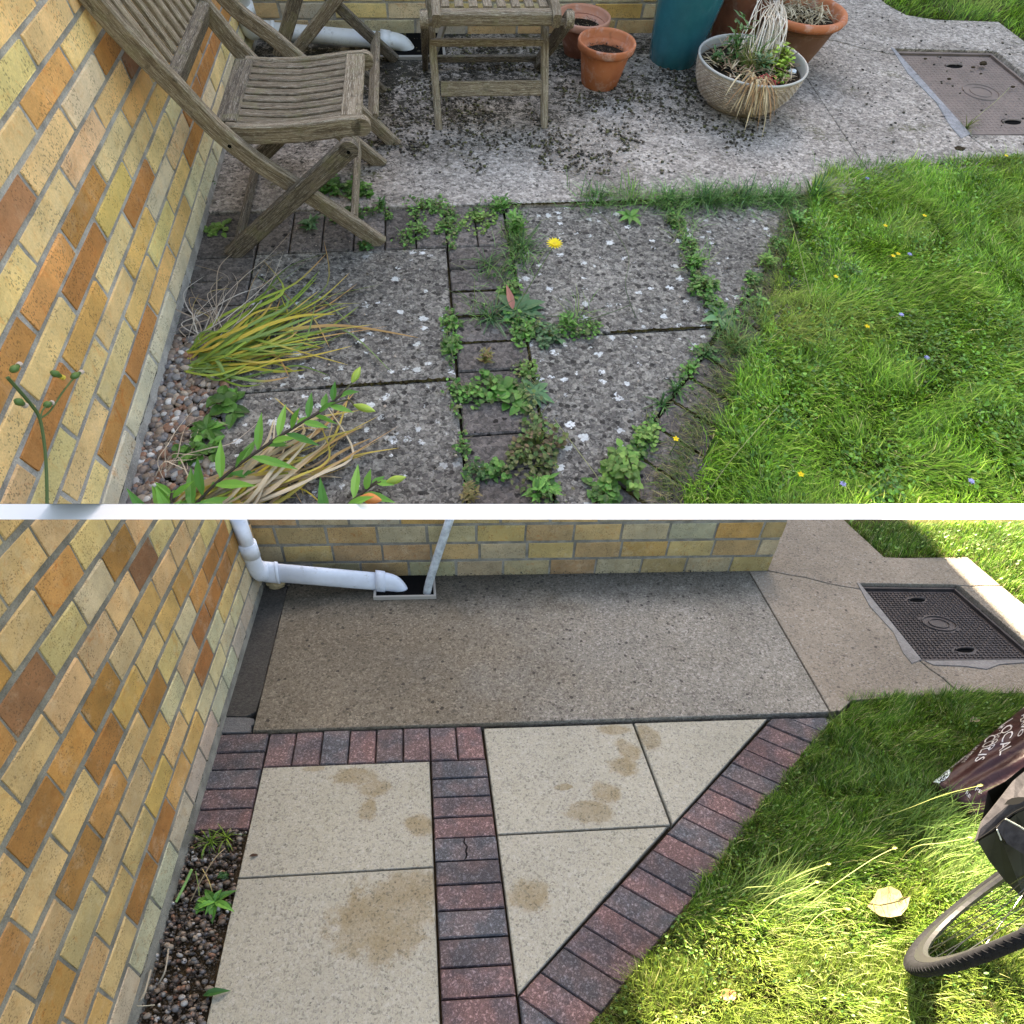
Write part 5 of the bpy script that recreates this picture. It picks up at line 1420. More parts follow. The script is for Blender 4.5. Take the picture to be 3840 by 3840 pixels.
# ------------------------------------------------------------------ lilies in the foreground
def lily(P, leaves, buds, label):
    h = [p[2] for p in P]; Q = [px(A, x, y, z) for x, y, z in P]; S = smooth_path(Q, 5)
    t = thing('lily', A, Q[0], label, 'lily', 'lilies standing in the gravel bed')
    V, Fc = tube(S, .0036, 8); mk('stem', V, Fc, m_leaf, A, parent=t, attr=np.tile((.06, .045, .03), (len(V), 1)), nofix=True, smooth=True)
    for i in range(leaves):
        f = (i + .5) / leaves; q = S[int(f * (len(S) - 1))]; nx_ = S[min(len(S) - 1, int(f * (len(S) - 1)) + 1)] - S[max(0, int(f * (len(S) - 1)) - 1)]; nx_ /= np.linalg.norm(nx_)
        a = 2.4 * i; s = np.cross(nx_, (0, 0, 1)); s /= np.linalg.norm(s); u = np.cross(s, nx_)
        d = nx_ * .75 + s * math.cos(a) * 1.0 + u * math.sin(a) * 1.0
        L = .12 * (1.15 - .72 * f) * random.uniform(.85, 1.1)
        V, Fc = leaf_shape(q, d, L, .019 * (1.05 - .4 * f), droop=.15, shape='lance', fold=.3, seg=5) if False else leaf_shape(q, d, L, .024 * (1.05 - .4 * f), droop=.12, shape='lance', fold=.3)
        mk('leaf', V, Fc, m_leaf, A, parent=t, attr=np.tile(np.array(random.choice([(.14, .36, .05), (.19, .44, .07), (.09, .27, .045)])), (len(V), 1)), nofix=True)
    for (x0, y0, x1, y1, z, col, r) in buds:
        a, b = px(A, x0, y0, z), px(A, x1, y1, z + .012); d = b - a; L = np.linalg.norm(d)
        k = int(np.argmin([np.linalg.norm(q - a) for q in S]))
        mk('bud_stalk', *tube(smooth_path([S[max(0, k - 3)], (S[k] + a) / 2, a], 3), .0025, 6), m_leaf, A, parent=t, attr=np.tile((.08, .08, .03), (7 * 6, 1)), nofix=True)
        prof = [.25, .65, .95, 1.0, .85, .55, .1]; V = []; Fc = []; m = 12; n = len(prof)
        s = np.cross(d, (0, 0, 1)); s /= np.linalg.norm(s); u = np.cross(s, d); u /= np.linalg.norm(u); C_ = []
        for i in range(n):
            for kk in range(m):
                th = 6.2832 * kk / m; g = 1 - .12 * (math.cos(3 * th) > .6)
                V.append(a + d * i / (n - 1) + (s * math.cos(th) + u * math.sin(th)) * r * prof[i] * g)
                C_.append(np.array(col) * (1.15 if math.cos(3 * th) > .6 else .95))
        for i in range(n - 1):
            for kk in range(m): l = (kk + 1) % m; Fc.append((i * m + kk, i * m + l, (i + 1) * m + l, (i + 1) * m + kk))
        mk('bud', V, Fc, m_leaf, A, parent=t, attr=np.array(C_), nofix=True, smooth=True)
BUD = (.4, .55, .09)
lily([(330, 1010, .02), (372, 948, .05), (430, 893, .07), (500, 842, .08), (560, 803, .09), (610, 772, .09), (648, 740, .095)], 30,
     [(664, 722, 680, 692, .10, BUD, .0095), (668, 764, 708, 776, .095, BUD, .0095)], 'tall lily leaning over the slabs with two lime green buds')
lily([(600, 1010, .03), (650, 958, .05), (690, 925, .06), (712, 908, .065)], 9,
     [(728, 910, 766, 900, .07, BUD, .0095), (680, 938, 720, 944, .07, (.75, .3, .09), .0125)], 'short lily at the bottom with an orange bud opening')
# leaves of a third lily at the lower left corner of the slabs
lily([(300, 1010, .02), (318, 965, .04), (325, 930, .05)], 10, [], 'leafy lily shoot low beside the wall foot')

# ragwort like stem in front of the wall
def seedhead():
    D = .16
    pt = lambda x, y: px(A, x, y, XW + .09, 0)
    t = thing('seedling_stem', A, pt(88, 949), 'thin green weed stem with small flower heads before the brick wall', 'weed')
    def st(P, r):
        V, Fc = tube(smooth_path([pt(*p) for p in P], 5), r, 6); mk('stem', V, Fc, m_leaf, A, parent=t, attr=np.tile((.11, .17, .06), (len(V), 1)), nofix=True, clip=CA_)
    st([(89, 975), (88, 900), (84, 840), (75, 790), (60, 765), (30, 730), (14, 712)], .0026)
    st([(75, 790), (95, 775), (118, 740), (138, 715)], .0016); st([(75, 792), (80, 775), (88, 765)], .0014)
    for i, (x, y, dx, dy) in enumerate([(98, 702, 16, 8), (136, 712, 14, -8), (22, 700, 12, -10), (30, 755, 14, 8), (85, 765, 10, -4)]):
        a, b = pt(x, y), pt(x + dx, y + dy)
        V, Fc = tube([a, a * .6 + b * .4, b], [.0035, .0062, .003], 8)
        mk('flower_head', V, Fc, m_leaf, A, parent=t, attr=np.tile((.12, .22, .06), (len(V), 1)), nofix=True, smooth=True, clip=CA_)
        V, Fc = tube([b, b + (b - a) * .35], [.004, .0045], 8)
        mk('tuft_tip', V, Fc, m_petal, A, parent=t, attr=np.tile((.75, .6, .1) if i == 0 else (.6, .5, .42), (len(V), 1)), nofix=True, clip=CA_)
seedhead()

# crumbs of dry moss on the dusty path
CR = ['biggest one, on the path before the iron cover', 'large brown one on the iron cover', 'just left of the large brown one on the cover', 'near the top edge of the iron cover', 'on the upper half of the cover, lone', 'left of the cement strip at the cover',
      'beside the crack in the concrete, lower', 'on the path beyond the iron cover', 'at the very edge of the cover top', 'right below the front leg of the facing chair', 'between the facing chair leg and its neighbour', 'touching the foot of the orange pot',
      'at the edge of the lawn, under the path joint', 'below the woven bowl', 'on the cement haunch of the cover', 'at the right edge of the iron cover', 'lowest below the facing chair', 'near the end of the concrete crack', 'midway between crack and lawn corner',
      'small one in the middle of the iron cover', 'on open concrete under the orange pot', 'on open concrete left of the facing chair leg']
for i, (x, y, s) in enumerate([(1808, 284, .022), (1854, 122, .018), (1835, 128, .01), (1745, 112, .009), (1790, 150, .01), (1640, 190, .012), (1560, 235, .008), (1840, 58, .01), (1745, 85, .008), (1075, 262, .010), (1050, 240, .009), (1123, 182, .013), (1790, 300, .008), (1380, 195, .008),
                               (1655, 200, .009), (1910, 165, .01), (1090, 270, .008), (1515, 245, .008), (1700, 262, .007), (1850, 140, .007), (1160, 290, .007), (1000, 255, .007)]):
    p = px(A, x, y); r = random.uniform(0, 3)
    o = rock(A, p + (0, 0, s * .3), (s, s * .7, s * .6), m_soilA, 100 + i, None, None, 'moss_crumb'); tag(o, 'dark crumb of dry moss ' + CR[i], 'moss crumb', 'moss crumbs scattered on the path')
for i, (x, y, s, l) in enumerate([(1137, 173, .009, 'pale pebble at the foot of the front terracotta pot'), (1177, 160, .008, 'tan pebble right of the front terracotta pot'), (375, 592, .008, 'tan pebble on the paver below the bulb leaves')]):
    rock(A, px(A, x, y) + (0, 0, s * .3), (s, s * .7, s * .5), m_badge if i == 0 else m_stone, 140 + i, l, 'pebble', 'pebble')

# long grass stems over both lawns
def stems(F, L, grp, labels, col, head=True, clip=None):
    for i, (pts, lab) in enumerate(zip(L, labels)):
        t = thing('grass_stem', F, px(F, *pts[0]), lab, 'grass stem', grp)
        P = smooth_path([px(F, *p) for p in pts], 6); V, Fc = tube(P, .0009 if F is A else .0011, 5)
        mk('stalk', V, Fc, m_grass, F, parent=t, attr=np.tile(col, (len(V), 1)), nofix=True)
        if head:
            parts = []
            for k in range(14):
                q = P[-1] * (1 - k / 48) + P[-4] * (k / 48); d = (P[-1] - P[-2]) * 40 + np.array([math.cos(k * 2.4), math.sin(k * 2.4), .3]) * .5
                parts.append(leaf_shape(q, d, .009, .002, droop=0, shape='lance', seg=4))
            V, Fc = join(parts); mk('seed_head', V, Fc, m_grass, F, parent=t, attr=np.tile(np.array(col) * 1.3, (len(V), 1)), nofix=True)
stems(B, [[(1480, 1745, 0), (1560, 1680, .06), (1640, 1625, .09), (1688, 1600, .10)], [(1420, 1700, 0), (1470, 1670, .05), (1520, 1645, .07), (1563, 1630, .08)], [(1400, 1760, 0), (1460, 1700, .05), (1510, 1680, .06), (1541, 1664, .06)],
          [(1690, 1640, 0), (1720, 1600, .07), (1780, 1590, .10), (1830, 1580, .11)], [(1600, 1560, 0), (1700, 1530, .07), (1780, 1500, .10), (1850, 1482, .11)], [(1500, 1800, 0), (1520, 1755, .04), (1555, 1720, .06), (1600, 1715, .06)]],
      'long grass stems over the lower lawn', ['longest pale seed stem crossing the shade line on the lawn', 'seed stem left of the longest one near the pavers', 'short seed stem nearest the diagonal pavers', 'bright seed stem under the pannier', 'thin stem passing under the brown sack', 'pale stem curling beside the dry leaf'], (.42, .44, .16), clip=CB)
stems(A, [[(1325, 945, 0), (1370, 880, .05), (1420, 820, .06), (1470, 765, .05)], [(1045, 790, 0), (1090, 850, .02), (1130, 905, .02), (1150, 948, .01)], [(1480, 380, 0), (1500, 440, .06), (1515, 500, .06), (1530, 560, .03)],
          [(1600, 330, 0), (1605, 350, .06), (1598, 310, .10), (1592, 300, .12)], [(1820, 243, 0), (1850, 215, .03), (1880, 190, .05), (1905, 165, .06)]],
      'long grass stems in the upper yard', ['long bent grass stalk along the lower edge of the lawn', 'straw crossing the slab toward the bottom', 'arching pale stalk over the lawn edge', 'upright stalk at the top edge of the lawn', 'straw stalk leaning over the dusty cover'], (.36, .38, .16), head=False)
# tussock of long blades in the lower lawn, and longer blades along the lawn edges
def tussock(F, x, y, r, n, L, pal, name='grass', dirb=None, lean=(.5, 1.3), w=.0028):
    c = px(F, x, y); q = c[:2] + RNG.normal(0, r, (n, 2)) * .5
    th = None if dirb is None else dirb + RNG.normal(0, .6, n)
    blades(F, q, L * RNG.uniform(.5, 1.2, n), w * RNG.uniform(.6, 1.2, n), RNG.uniform(*lean, n), gcol(n, pal, [1] * len(pal)), name, th)
tussock(B, 1450, 1700, .10, 420, .12, [(.2, .3, .07), (.3, .36, .12), (.12, .22, .04)], dirb=.5)
tussock(B, 1740, 1560, .16, 420, .11, [(.12, .22, .05), (.2, .3, .08)], dirb=.4)
tussock(B, 1690, 1500, .20, 420, .10, [(.1, .2, .05), (.16, .26, .07)], dirb=2.6)
tussock(B, 1800, 1650, .14, 380, .10, [(.2, .3, .07), (.3, .38, .12)], dirb=.6)
tussock(B, 1600, 1820, .25, 600, .07, [(.26, .34, .09), (.34, .38, .14)])
for k in range(14):
    f = k / 13; x = 1570 - 330 * f; y = 1360 + 500 * f
    tussock(B, x + 12, y + 6, .045, 60, .05, [(.12, .2, .04), (.08, .15, .03), (.2, .2, .07)], dirb=2.4)
for k in range(26):
    f = k / 25; x = np.interp(f, [0, .35, .6, 1], [1520, 1470, 1385, 1275]); y = np.interp(f, [0, .35, .6, 1], [380, 520, 700, 940])
    tussock(A, x - 6, y, .05, 70, .06, [(.12, .22, .04), (.2, .24, .06), (.3, .27, .12), (.07, .15, .03)], dirb=3.0, w=.0022)
for k in range(12):
    tussock(A, 1560 + 34 * k, 322 - 1 * k, .04, 60, .055, [(.1, .22, .04), (.14, .28, .05)], dirb=1.8, w=.0024)
    tussock(B, 1610 + 28 * k, 1326 + random.uniform(-3, 3) - (k * 1.2 if k < 6 else 6), .035, 60, .05, [(.1, .2, .04), (.14, .24, .05)], dirb=1.8, w=.0024)
for k in range(22):
    x = 1095 + 19 * k
    tussock(A, x + random.uniform(-8, 8), 380 + random.uniform(-4, 4), .05, 26 if k < 8 else 60, .10, [(.12, .28, .06), (.18, .36, .1), (.07, .18, .05)], w=.0030, lean=(.7, 1.5))
for x, y, n_ in ((1275, 415, 60), (1290, 455, 40), (1305, 495, 40), (1370, 640, 110), (1395, 665, 110), (975, 450, 90), (985, 490, 60), (925, 520, 40), (910, 590, 50), (1090, 600, 40), (1420, 600, 60)):
    tussock(A, x, y, .05, n_, .085, [(.12, .28, .06), (.18, .34, .1), (.22, .28, .09)], w=.0024, lean=(.5, 1.4))
def scruff(F, pts, n, wid, pal=GR1, R=.0042, bl=.3, zmax=.022, L=.04):
    P = np.array([px(F, *p)[:2] for p in pts]); seg = np.linalg.norm(np.diff(P, axis=0), axis=1); cum = np.concatenate([[0], np.cumsum(seg)]); t0 = RNG.uniform(0, cum[-1], n)
    cl_ = (vnoise(t0 * 30, t0 * 0 + pts[0][0], 1.0, 5) ** 1.5); keep = RNG.random(n) < -.08 + 1.25 * cl_; t0 = t0[keep]; cl_ = cl_[keep]
    q = np.c_[np.interp(t0, cum, P[:, 0]), np.interp(t0, cum, P[:, 1])] + RNG.normal(0, 1, (len(t0), 2)) * (wid * (.4 + 1.2 * cl_))[:, None]
    k = RNG.random(len(q)) < bl
    a, b = q[~k], q[k]
    leaflets(F, a, R * RNG.uniform(.4, 1.7, len(a)), gcol(len(a), list(pal) + [(.16, .2, .07), (.05, .1, .03)], [1] * (len(pal) + 2)) , 'ground_weeds', zmax=zmax, n_side=4)
    if len(b): blades(F, b, L * RNG.uniform(.3, 1.3, len(b)), .0019 * RNG.uniform(.6, 1.4, len(b)), RNG.uniform(.4, 1.5, len(b)), gcol(len(b), list(pal) + [(.25, .24, .1)], [1] * (len(pal) + 1)), 'grass')
scruff(A, [(1090, 380), (1200, 378), (1330, 380), (1500, 372)], 900, .012, bl=.6, L=.07)
scruff(A, [(1262, 395), (1285, 450), (1305, 510), (1345, 590)], 900, .012)
scruff(A, [(1350, 600), (1300, 700), (1240, 780), (1200, 850), (1150, 940)], 900, .011)
scruff(A, [(1500, 400), (1450, 490), (1420, 545), (1385, 610)], 700, .013)
scruff(A, [(950, 600), (1040, 632), (1140, 622)], 700, .012)
scruff(A, [(760, 470), (790, 385), (850, 400), (850, 470)], 700, .010)
scruff(A, [(880, 440), (905, 395), (975, 392)], 600, .012)
scruff(A, [(975, 400), (965, 470), (965, 560), (990, 640)], 900, .014)
scruff(A, [(850, 590), (855, 740), (905, 755), (990, 745)], 700, .010)
scruff(A, [(990, 690), (1000, 790), (1030, 900), (1030, 950)], 900, .014, pal=((.12, .2, .05), (.2, .2, .08), (.1, .24, .05)))
scruff(A, [(600, 420), (700, 400), (735, 400)], 300, .012)
scruff(A, [(860, 760), (880, 880), (885, 950)], 260, .006)
scruff(A, [(395, 340), (375, 400), (350, 520), (318, 640)], 160, .006, R=.003)
# worn brown thatch and earth where the lawn creeps over the diagonal pavers
for k in range(30):
    f = k / 29; x = np.interp(f, [0, .35, .6, 1], [1500, 1440, 1360, 1240]); y = np.interp(f, [0, .35, .6, 1], [400, 540, 720, 950])
    tussock(A, x + random.uniform(-14, 10), y, .055, 60, .035, [(.2, .16, .09), (.3, .25, .14), (.13, .1, .06), (.12, .15, .04)], w=.0018, lean=(1.0, 1.5))
# grit, crumbs and dead bits caught in the corners of the washed yard
def grit(F, P, n, pal, rr, z, name='grit', clip=PB, clus=None): pebbles(F, P, n, pal, clip, name, rr, z, clus)
grit(B, [(-.80, 1.30), (-.60, 1.38), (-.25, 1.40), (-.25, 1.46), (-.80, 1.46)], 260, [(.03, .025, .018), (.08, .07, .05), (.2, .18, .14)], (.0015, .006), .008)
grit(B, [(.06, 1.40), (1.6, 1.42), (1.6, 1.46), (.06, 1.46)], 420, [(.02, .018, .014), (.05, .045, .03)], (.001, .0035), .008)
grit(A, [(-.3, .5), (.9, .4), (1.3, .7), (1.2, 1.4), (-.3, 1.4)], 900, [(.02, .017, .012), (.035, .03, .018), (.05, .05, .02)], (.0018, .0065), .006, clip=PA)
grit(A, [(-.3, .38), (1.0, .34), (1.35, .62), (1.6, 1.1), (1.2, 1.45), (-.3, 1.45)], 9000, [(.02, .017, .012), (.035, .03, .016), (.07, .07, .02), (.045, .035, .02)], (.002, .0065), .005, 'moss', PA, 7)
grit(A, [(1.2, .35), (2.9, .4), (2.9, 1.5), (1.8, 1.9), (1.3, .9)], 160, [(.02, .017, .012), (.05, .045, .03)], (.002, .006), .006, clip=PA)
grit(A, [(-.6, .1), (1.3, .1), (.3, -1.1), (-.6, -1.1)], 260, [(.02, .017, .012), (.05, .045, .03), (.3, .25, .2)], (.0012, .004), .002, clip=PA)
# moss filling some joints of the old paving
def moss_line(F, p, q, w, name='moss'):
    p, q = np.array(p, float), np.array(q, float); d = q - p; L = np.linalg.norm(d); d /= L; nn = np.array([-d[1], d[0]]); n = int(L / .006); V = []; Fc = []
    for i in range(n + 1):
        c = p + d * L * i / n; a = w * (.3 + abs(random.gauss(0, .6))); b = w * (.3 + abs(random.gauss(0, .6)))
        V += [(*(c + nn * a), .0005), (*c, .003 + random.uniform(0, .004)), (*(c - nn * b), .0005)]
    for i in range(n):
        k = i * 3; Fc += [(k, k + 1, k + 4, k + 3), (k + 1, k + 2, k + 5, k + 4)]
    o = mk(name, V, Fc, m_moss, F); o['kind'] = 'stuff'
t_ = NT('brown_moss', A.k); m_moss = t_.fin(t_.mix(t_.sm(t_.noise(70, 5, .75), .4, .6), (.02, .013, .007), (.07, .06, .02)), .95, t_.bump(t_.noise(200, 4), 1, .01), .1)
moss_line(A, (-.35, -.525), (-.02, -.523), .006); moss_line(A, (.45, -.387), (.78, -.385), .005); moss_line(A, (-.003, -.1), (-.003, -.5), .002)
moss_line(A, (.203, -.3), (.0, -.3), .004); moss_line(A, (.2, -.4), (.0, -.4), .004); moss_line(A, (.0, -.2), (.2, -.2), .003); moss_line(A, (.205, -.4), (.205, -1.0), .003)
for q_ in (.59, .69, .79, .885, .985, 1.085, 1.19, 1.29):
    a_p = np.array([1.247, .077]) + np.array([-.6935, -.7205]) * q_; moss_line(A, a_p, a_p + np.array([.7205, -.6935]) * .19, .006)
moss_line(A, (.2, .204), (1.55, .204), .004)
# straw and dead grass on the mossy diagonal pavers
for x, y in ((1400, 790), (1340, 850), (1290, 900), (1440, 640), (1470, 560)):
    tussock(A, x, y, .09, 60, .05, [(.4, .33, .18), (.3, .24, .12)], w=.0016, lean=(1.1, 1.5))

# big dry leaf on the lower lawn
lc = px(B, 1680, 1707, .02)
out = [(1636, 1710), (1650, 1692), (1656, 1678), (1680, 1672), (1698, 1681), (1703, 1692), (1718, 1691), (1712, 1712), (1700, 1727), (1680, 1731), (1660, 1728), (1646, 1718)]
V = [lc + (0, 0, .012)]; n = len(out)
for x, y in out: p = px(B, x, y, .034); V.append(lc * .45 + p * .55 + (0, 0, .005))
for x, y in out: V.append(px(B, x, y, .036 + random.uniform(-.002, .004)))
Fc = [(0, 1 + k, 1 + (k + 1) % n) for k in range(n)] + [(1 + k, 1 + n + k, 1 + n + (k + 1) % n, 1 + (k + 1) % n) for k in range(n)]
o = mk('dry_leaf', V, Fc, m_dry, B, attr=coljit((.2, .165, .085), len(V), .25), nofix=True); tag(o, 'large curled tan leaf lying on the sunlit lawn', 'leaf')
for x, y, l in ((1360, 1885, 'small russet leaf in the grass at the bottom'), (1830, 1362, 'crumpled pale leaf on the shaded lawn near the sack')):
    c = px(B, x, y, .015); V, Fc = leaf_shape(c, (.8, .3, .1), .05, .04, droop=.1); tag(mk('dry_leaf', V, Fc, m_dry, B, attr=coljit((.4, .2, .1) if 'russet' in l else (.3, .25, .16), len(V)), nofix=True), l, 'leaf')
V, Fc = leaf_shape(px(B, 470, 1616, .004), (.6, .25, .05), .03, .014); tag(mk('dry_leaf', V, Fc, m_dry, B, attr=coljit((.07, .04, .025), len(V)), nofix=True), 'small dark curled leaf on the cream slab edge', 'leaf')
# cut stalks in the lower gravel
for P, r, c, l in [([(332, 1702, 0), (348, 1670, .02), (362, 1640, .05)], .0035, (.3, .5, .16), 'pale green cut stalk leaning in the gravel'), ([(369, 1644, .03), (374, 1670, .01), (376, 1690, 0)], .0016, (.25, .32, .1), 'thin green stalk beside the cut one'),
                   ([(360, 1700, 0), (380, 1660, .02), (405, 1620, .03), (425, 1600, .02)], .0014, (.33, .25, .15), 'long tan stem crossing the gravel'), ([(382, 1640, .02), (395, 1665, .02), (402, 1690, 0)], .0016, (.45, .35, .15), 'short straw stem in the gravel'),
                   ([(300, 1855, 0), (312, 1830, .02), (318, 1790, .02)], .002, (.4, .35, .28), 'pale dead stalk low in the gravel'), ([(250, 1895, .01), (270, 1880, .02), (285, 1830, .02)], .0024, (.42, .36, .27), 'bent dead stalk in the bottom corner'), ([(240, 1892, .01), (262, 1898, .02), (292, 1896, .01)], .0018, (.45, .4, .3), 'dead stalk lying flat in the bottom corner')]:
    Q = smooth_path([px(B, *p) for p in P], 5); V, Fc = tube(Q, r, 6)
    o = mk('stalk', V, Fc, m_dry, B, attr=np.tile(c, (len(V), 1)), nofix=True); tag(o, l, 'stalk', 'stalks in the lower gravel bed')

# ------------------------------------------------------------------ bicycle wheel and pannier
def bicycle():
    R = .33; c = np.array([1.405, -.971, .361]); th, le = .624, .19
    u = np.array([math.cos(th), math.sin(th), 0]); nn = np.array([-math.sin(th) * math.cos(le), math.cos(th) * math.cos(le), math.sin(le)]); v = np.cross(u, nn)
    t = thing('bicycle', B, (c[0], c[1], 0), 'bicycle standing on the lawn, front wheel only in view', 'bicycle')
    wheel = thing('wheel', B, (c[0], c[1], .02)); wheel.parent = t; wheel.location = np.array(B.w((c[0], c[1], .02))) - np.array(t.location)
    circ = lambda r, n, o=0.0: [c + r * (math.cos(a) * u + math.sin(a) * v) + nn * o for a in np.linspace(0, 6.28318, n + 1)[:-1]]
    def put_w(nm, V, Fc, m, **k):
        o = mk(nm, V, Fc, m, B, **k); wl = np.array(wheel.location) + np.array(t.location); l = np.array(o.location); o.parent = wheel; o.location = l - wl; return o
    put_w('tyre', *tube(circ(R, 96), .0172, 16, closed=True), m_rubber, smooth=True)
    parts = []                                   # tread: chevron grooves as raised ribs
    P = circ(1.0, 150)
    for k in range(150):
        a = 6.28318 * k / 150; er = math.cos(a) * u + math.sin(a) * v; et = -math.sin(a) * u + math.cos(a) * v
        for s in (-1, 1):
            pts = []
            for f in (0, .5, 1):
                ph = s * (.12 + .95 * f); pts.append(c + er * (R + .0174 * math.cos(ph)) + nn * .0174 * math.sin(ph) + et * .013 * f)
            parts.append(tube(pts, .0010, 4))
    o = put_w('tread', *join(parts), m_rubber, nofix=True); o['kind'] = 'stuff'
    V = []; Fc = []; n = 96                      # rim: box section ring
    for i, a in enumerate(np.linspace(0, 6.28318, n + 1)[:-1]):
        er = math.cos(a) * u + math.sin(a) * v
        for rr, w2 in ((R - .014, -.011), (R - .014, .011), (R - .034, .009), (R - .040, 0), (R - .034, -.009)): V.append(c + er * rr + nn * w2)
    for i in range(n):
        for k in range(5): l = (k + 1) % 5; j = (i + 1) % n; Fc.append((i * 5 + k, i * 5 + l, j * 5 + l, j * 5 + k))
    put_w('rim', V, Fc, m_rim)
    for k in range(32):
        a = 6.28318 * k / 32; b = a + (.9 if k % 4 < 2 else -.9); s = .028 if k % 2 else -.028
        p = c + (R - .038) * (math.cos(a) * u + math.sin(a) * v); q = c + .022 * (math.cos(b) * u + math.sin(b) * v) + nn * s
        put_w('spoke', *tube([p, q], .0012, 5), m_spoke)
    put_w('hub', *tube([c - nn * .035, c + nn * .035], .02, 14), m_rim)
    a = math.radians(205); p = c + (R - .13) * (math.cos(3.05) * u + math.sin(3.05) * v)
    er = math.cos(3.05) * u + math.sin(3.05) * v
    V, Fc = leaf_shape(p - er * .04, er, .085, .03, up=nn, droop=0, fold=0); V2 = [q + nn * .006 for q in V]; m_ = len(V)
    put_w('reflector', list(V) + V2, Fc + [tuple(i + m_ for i in f[::-1]) for f in Fc], m_reflect)
    # rest of the machine, beyond the frame: fork, frame tubes, rear wheel, bars, saddle
    top = c + np.array([.16, .12, .42])
    mk('fork', *join([tube([c - nn * .05, c - nn * .045 + (top - c) * .55, top], .011, 10), tube([c + nn * .05, c + nn * .045 + (top - c) * .55, top], .011, 10)]), m_rubber, B, parent=t)
    rc = c + u * .98; rc[2] = c[2] - .0
    mk('rear_tyre', *tube([rc + R * (math.cos(a) * u + math.sin(a) * v) for a in np.linspace(0, 6.28318, 65)[:-1]], .0195, 10, closed=True), m_rubber, B, parent=t)
    bb = c + u * .55 + (0, 0, -.06); seat = c + u * .68 + (0, 0, .42)
    mk('frame', *join([tube([top, bb], .016, 10), tube([top, seat], .014, 10), tube([bb, seat], .014, 10), tube([bb, rc], .01, 8), tube([seat, rc], .008, 8)]), m_rubber, B, parent=t)
    mk('handlebar', *tube(smooth_path([top + nn * .28 + (0, 0, .1), top + nn * .1 + (0, 0, .14), top + (0, 0, .1), top - nn * .1 + (0, 0, .14), top - nn * .28 + (0, 0, .1)], 4), .012, 10), m_rim, B, parent=t)
    mk('saddle', *solid([(seat[0] - .1, seat[1] - .06), (seat[0] + .14, seat[1]), (seat[0] - .1, seat[1] + .06)], seat[2] + .02, seat[2] + .06, .015), m_rubber, B, parent=t)
bicycle()

def pannier():
    t = thing('pannier_bag', B, (1.33, -.80, .25), 'grey and olive fabric pannier hung over the bicycle wheel', 'bag')
    z = .40
    g = lambda x, y, h: px(B, x, y, h)
    F1 = [g(1843, 1585, z), g(1850, 1563, z + .008), g(1856, 1545, z + .012), g(1888, 1505, z + .02), g(1916, 1469, z + .02), g(1975, 1420, z), g(1990, 1500, z), g(1916, 1532, z), g(1880, 1563, z - .003)]
    n = len(F1); ctr = sum(F1) / n + np.array([0, 0, .012]); V = F1 + [ctr] + [p - (0, 0, .008) for p in F1]
    Fc = [(k, (k + 1) % n, n) for k in range(n)] + [(k, n + 1 + k, n + 1 + (k + 1) % n, (k + 1) % n) for k in range(n)]
    mk('flap', V, Fc, m_fab, B, parent=t)
    b0, b1, b2, b3 = g(1845, 1588, z - .004), g(1882, 1566, z - .006), g(1917, 1536, z - .006), g(2000, 1495, z - .004)
    l0, l1, l2, l3 = g(1866, 1624, .30), g(1898, 1664, .24), g(1935, 1700, .20), g(2010, 1690, .20)
    back = lambda p: p + np.array([.12, .16, 0])
    V = [b0, b1, b2, b3, l0, l1, l2, l3] + [back(p) for p in (b0, b1, b2, b3, l0, l1, l2, l3)]
    Fc = [(0, 1, 5, 4), (1, 2, 6, 5), (2, 3, 7, 6), (8, 12, 13, 9), (9, 13, 14, 10), (10, 14, 15, 11), (0, 4, 12, 8), (3, 11, 15, 7), (4, 5, 13, 12), (5, 6, 14, 13), (6, 7, 15, 14)]
    mk('body', V, Fc, m_olive, B, parent=t)
    P = [g(1880, 1562, z + .004), g(1897, 1545, z + .006), g(1925, 1560, z), g(1960, 1585, z - .02), g(1960, 1630, z - .06), g(1900, 1592, z - .03)]
    n = len(P); V = P + [p + np.array([.01, .02, -.01]) for p in P]; Fc = [tuple(range(n)), tuple(n + k for k in range(n))[::-1]] + [(k, n + k, n + (k + 1) % n, (k + 1) % n) for k in range(n)]
    mk('side_pocket', V, Fc, m_fab, B, parent=t)
    mk('stitching', *tube([g(1897, 1545, z + .012), g(1925, 1560, z + .006), g(1960, 1584, z - .014)], .0014, 5), m_seam, B, parent=t)
    mk('stitching', *tube([g(1881, 1565, z + .008), g(1889, 1585, z - .012)], .0012, 5), m_seam, B, parent=t)
    mk('seam', *tube(smooth_path([g(1843, 1585, z + .002), g(1870, 1567, z + .006), g(1916, 1531, z + .008), g(1990, 1500, z + .004)], 4), .0016, 5), m_black, B, parent=t)
    V, Fc = leaf_shape(g(1895, 1518, z + .026), (.9, .28, .0), .07, .02, droop=0, fold=0); mk('strap_slot', V, Fc, m_black, B, parent=t)
pannier()

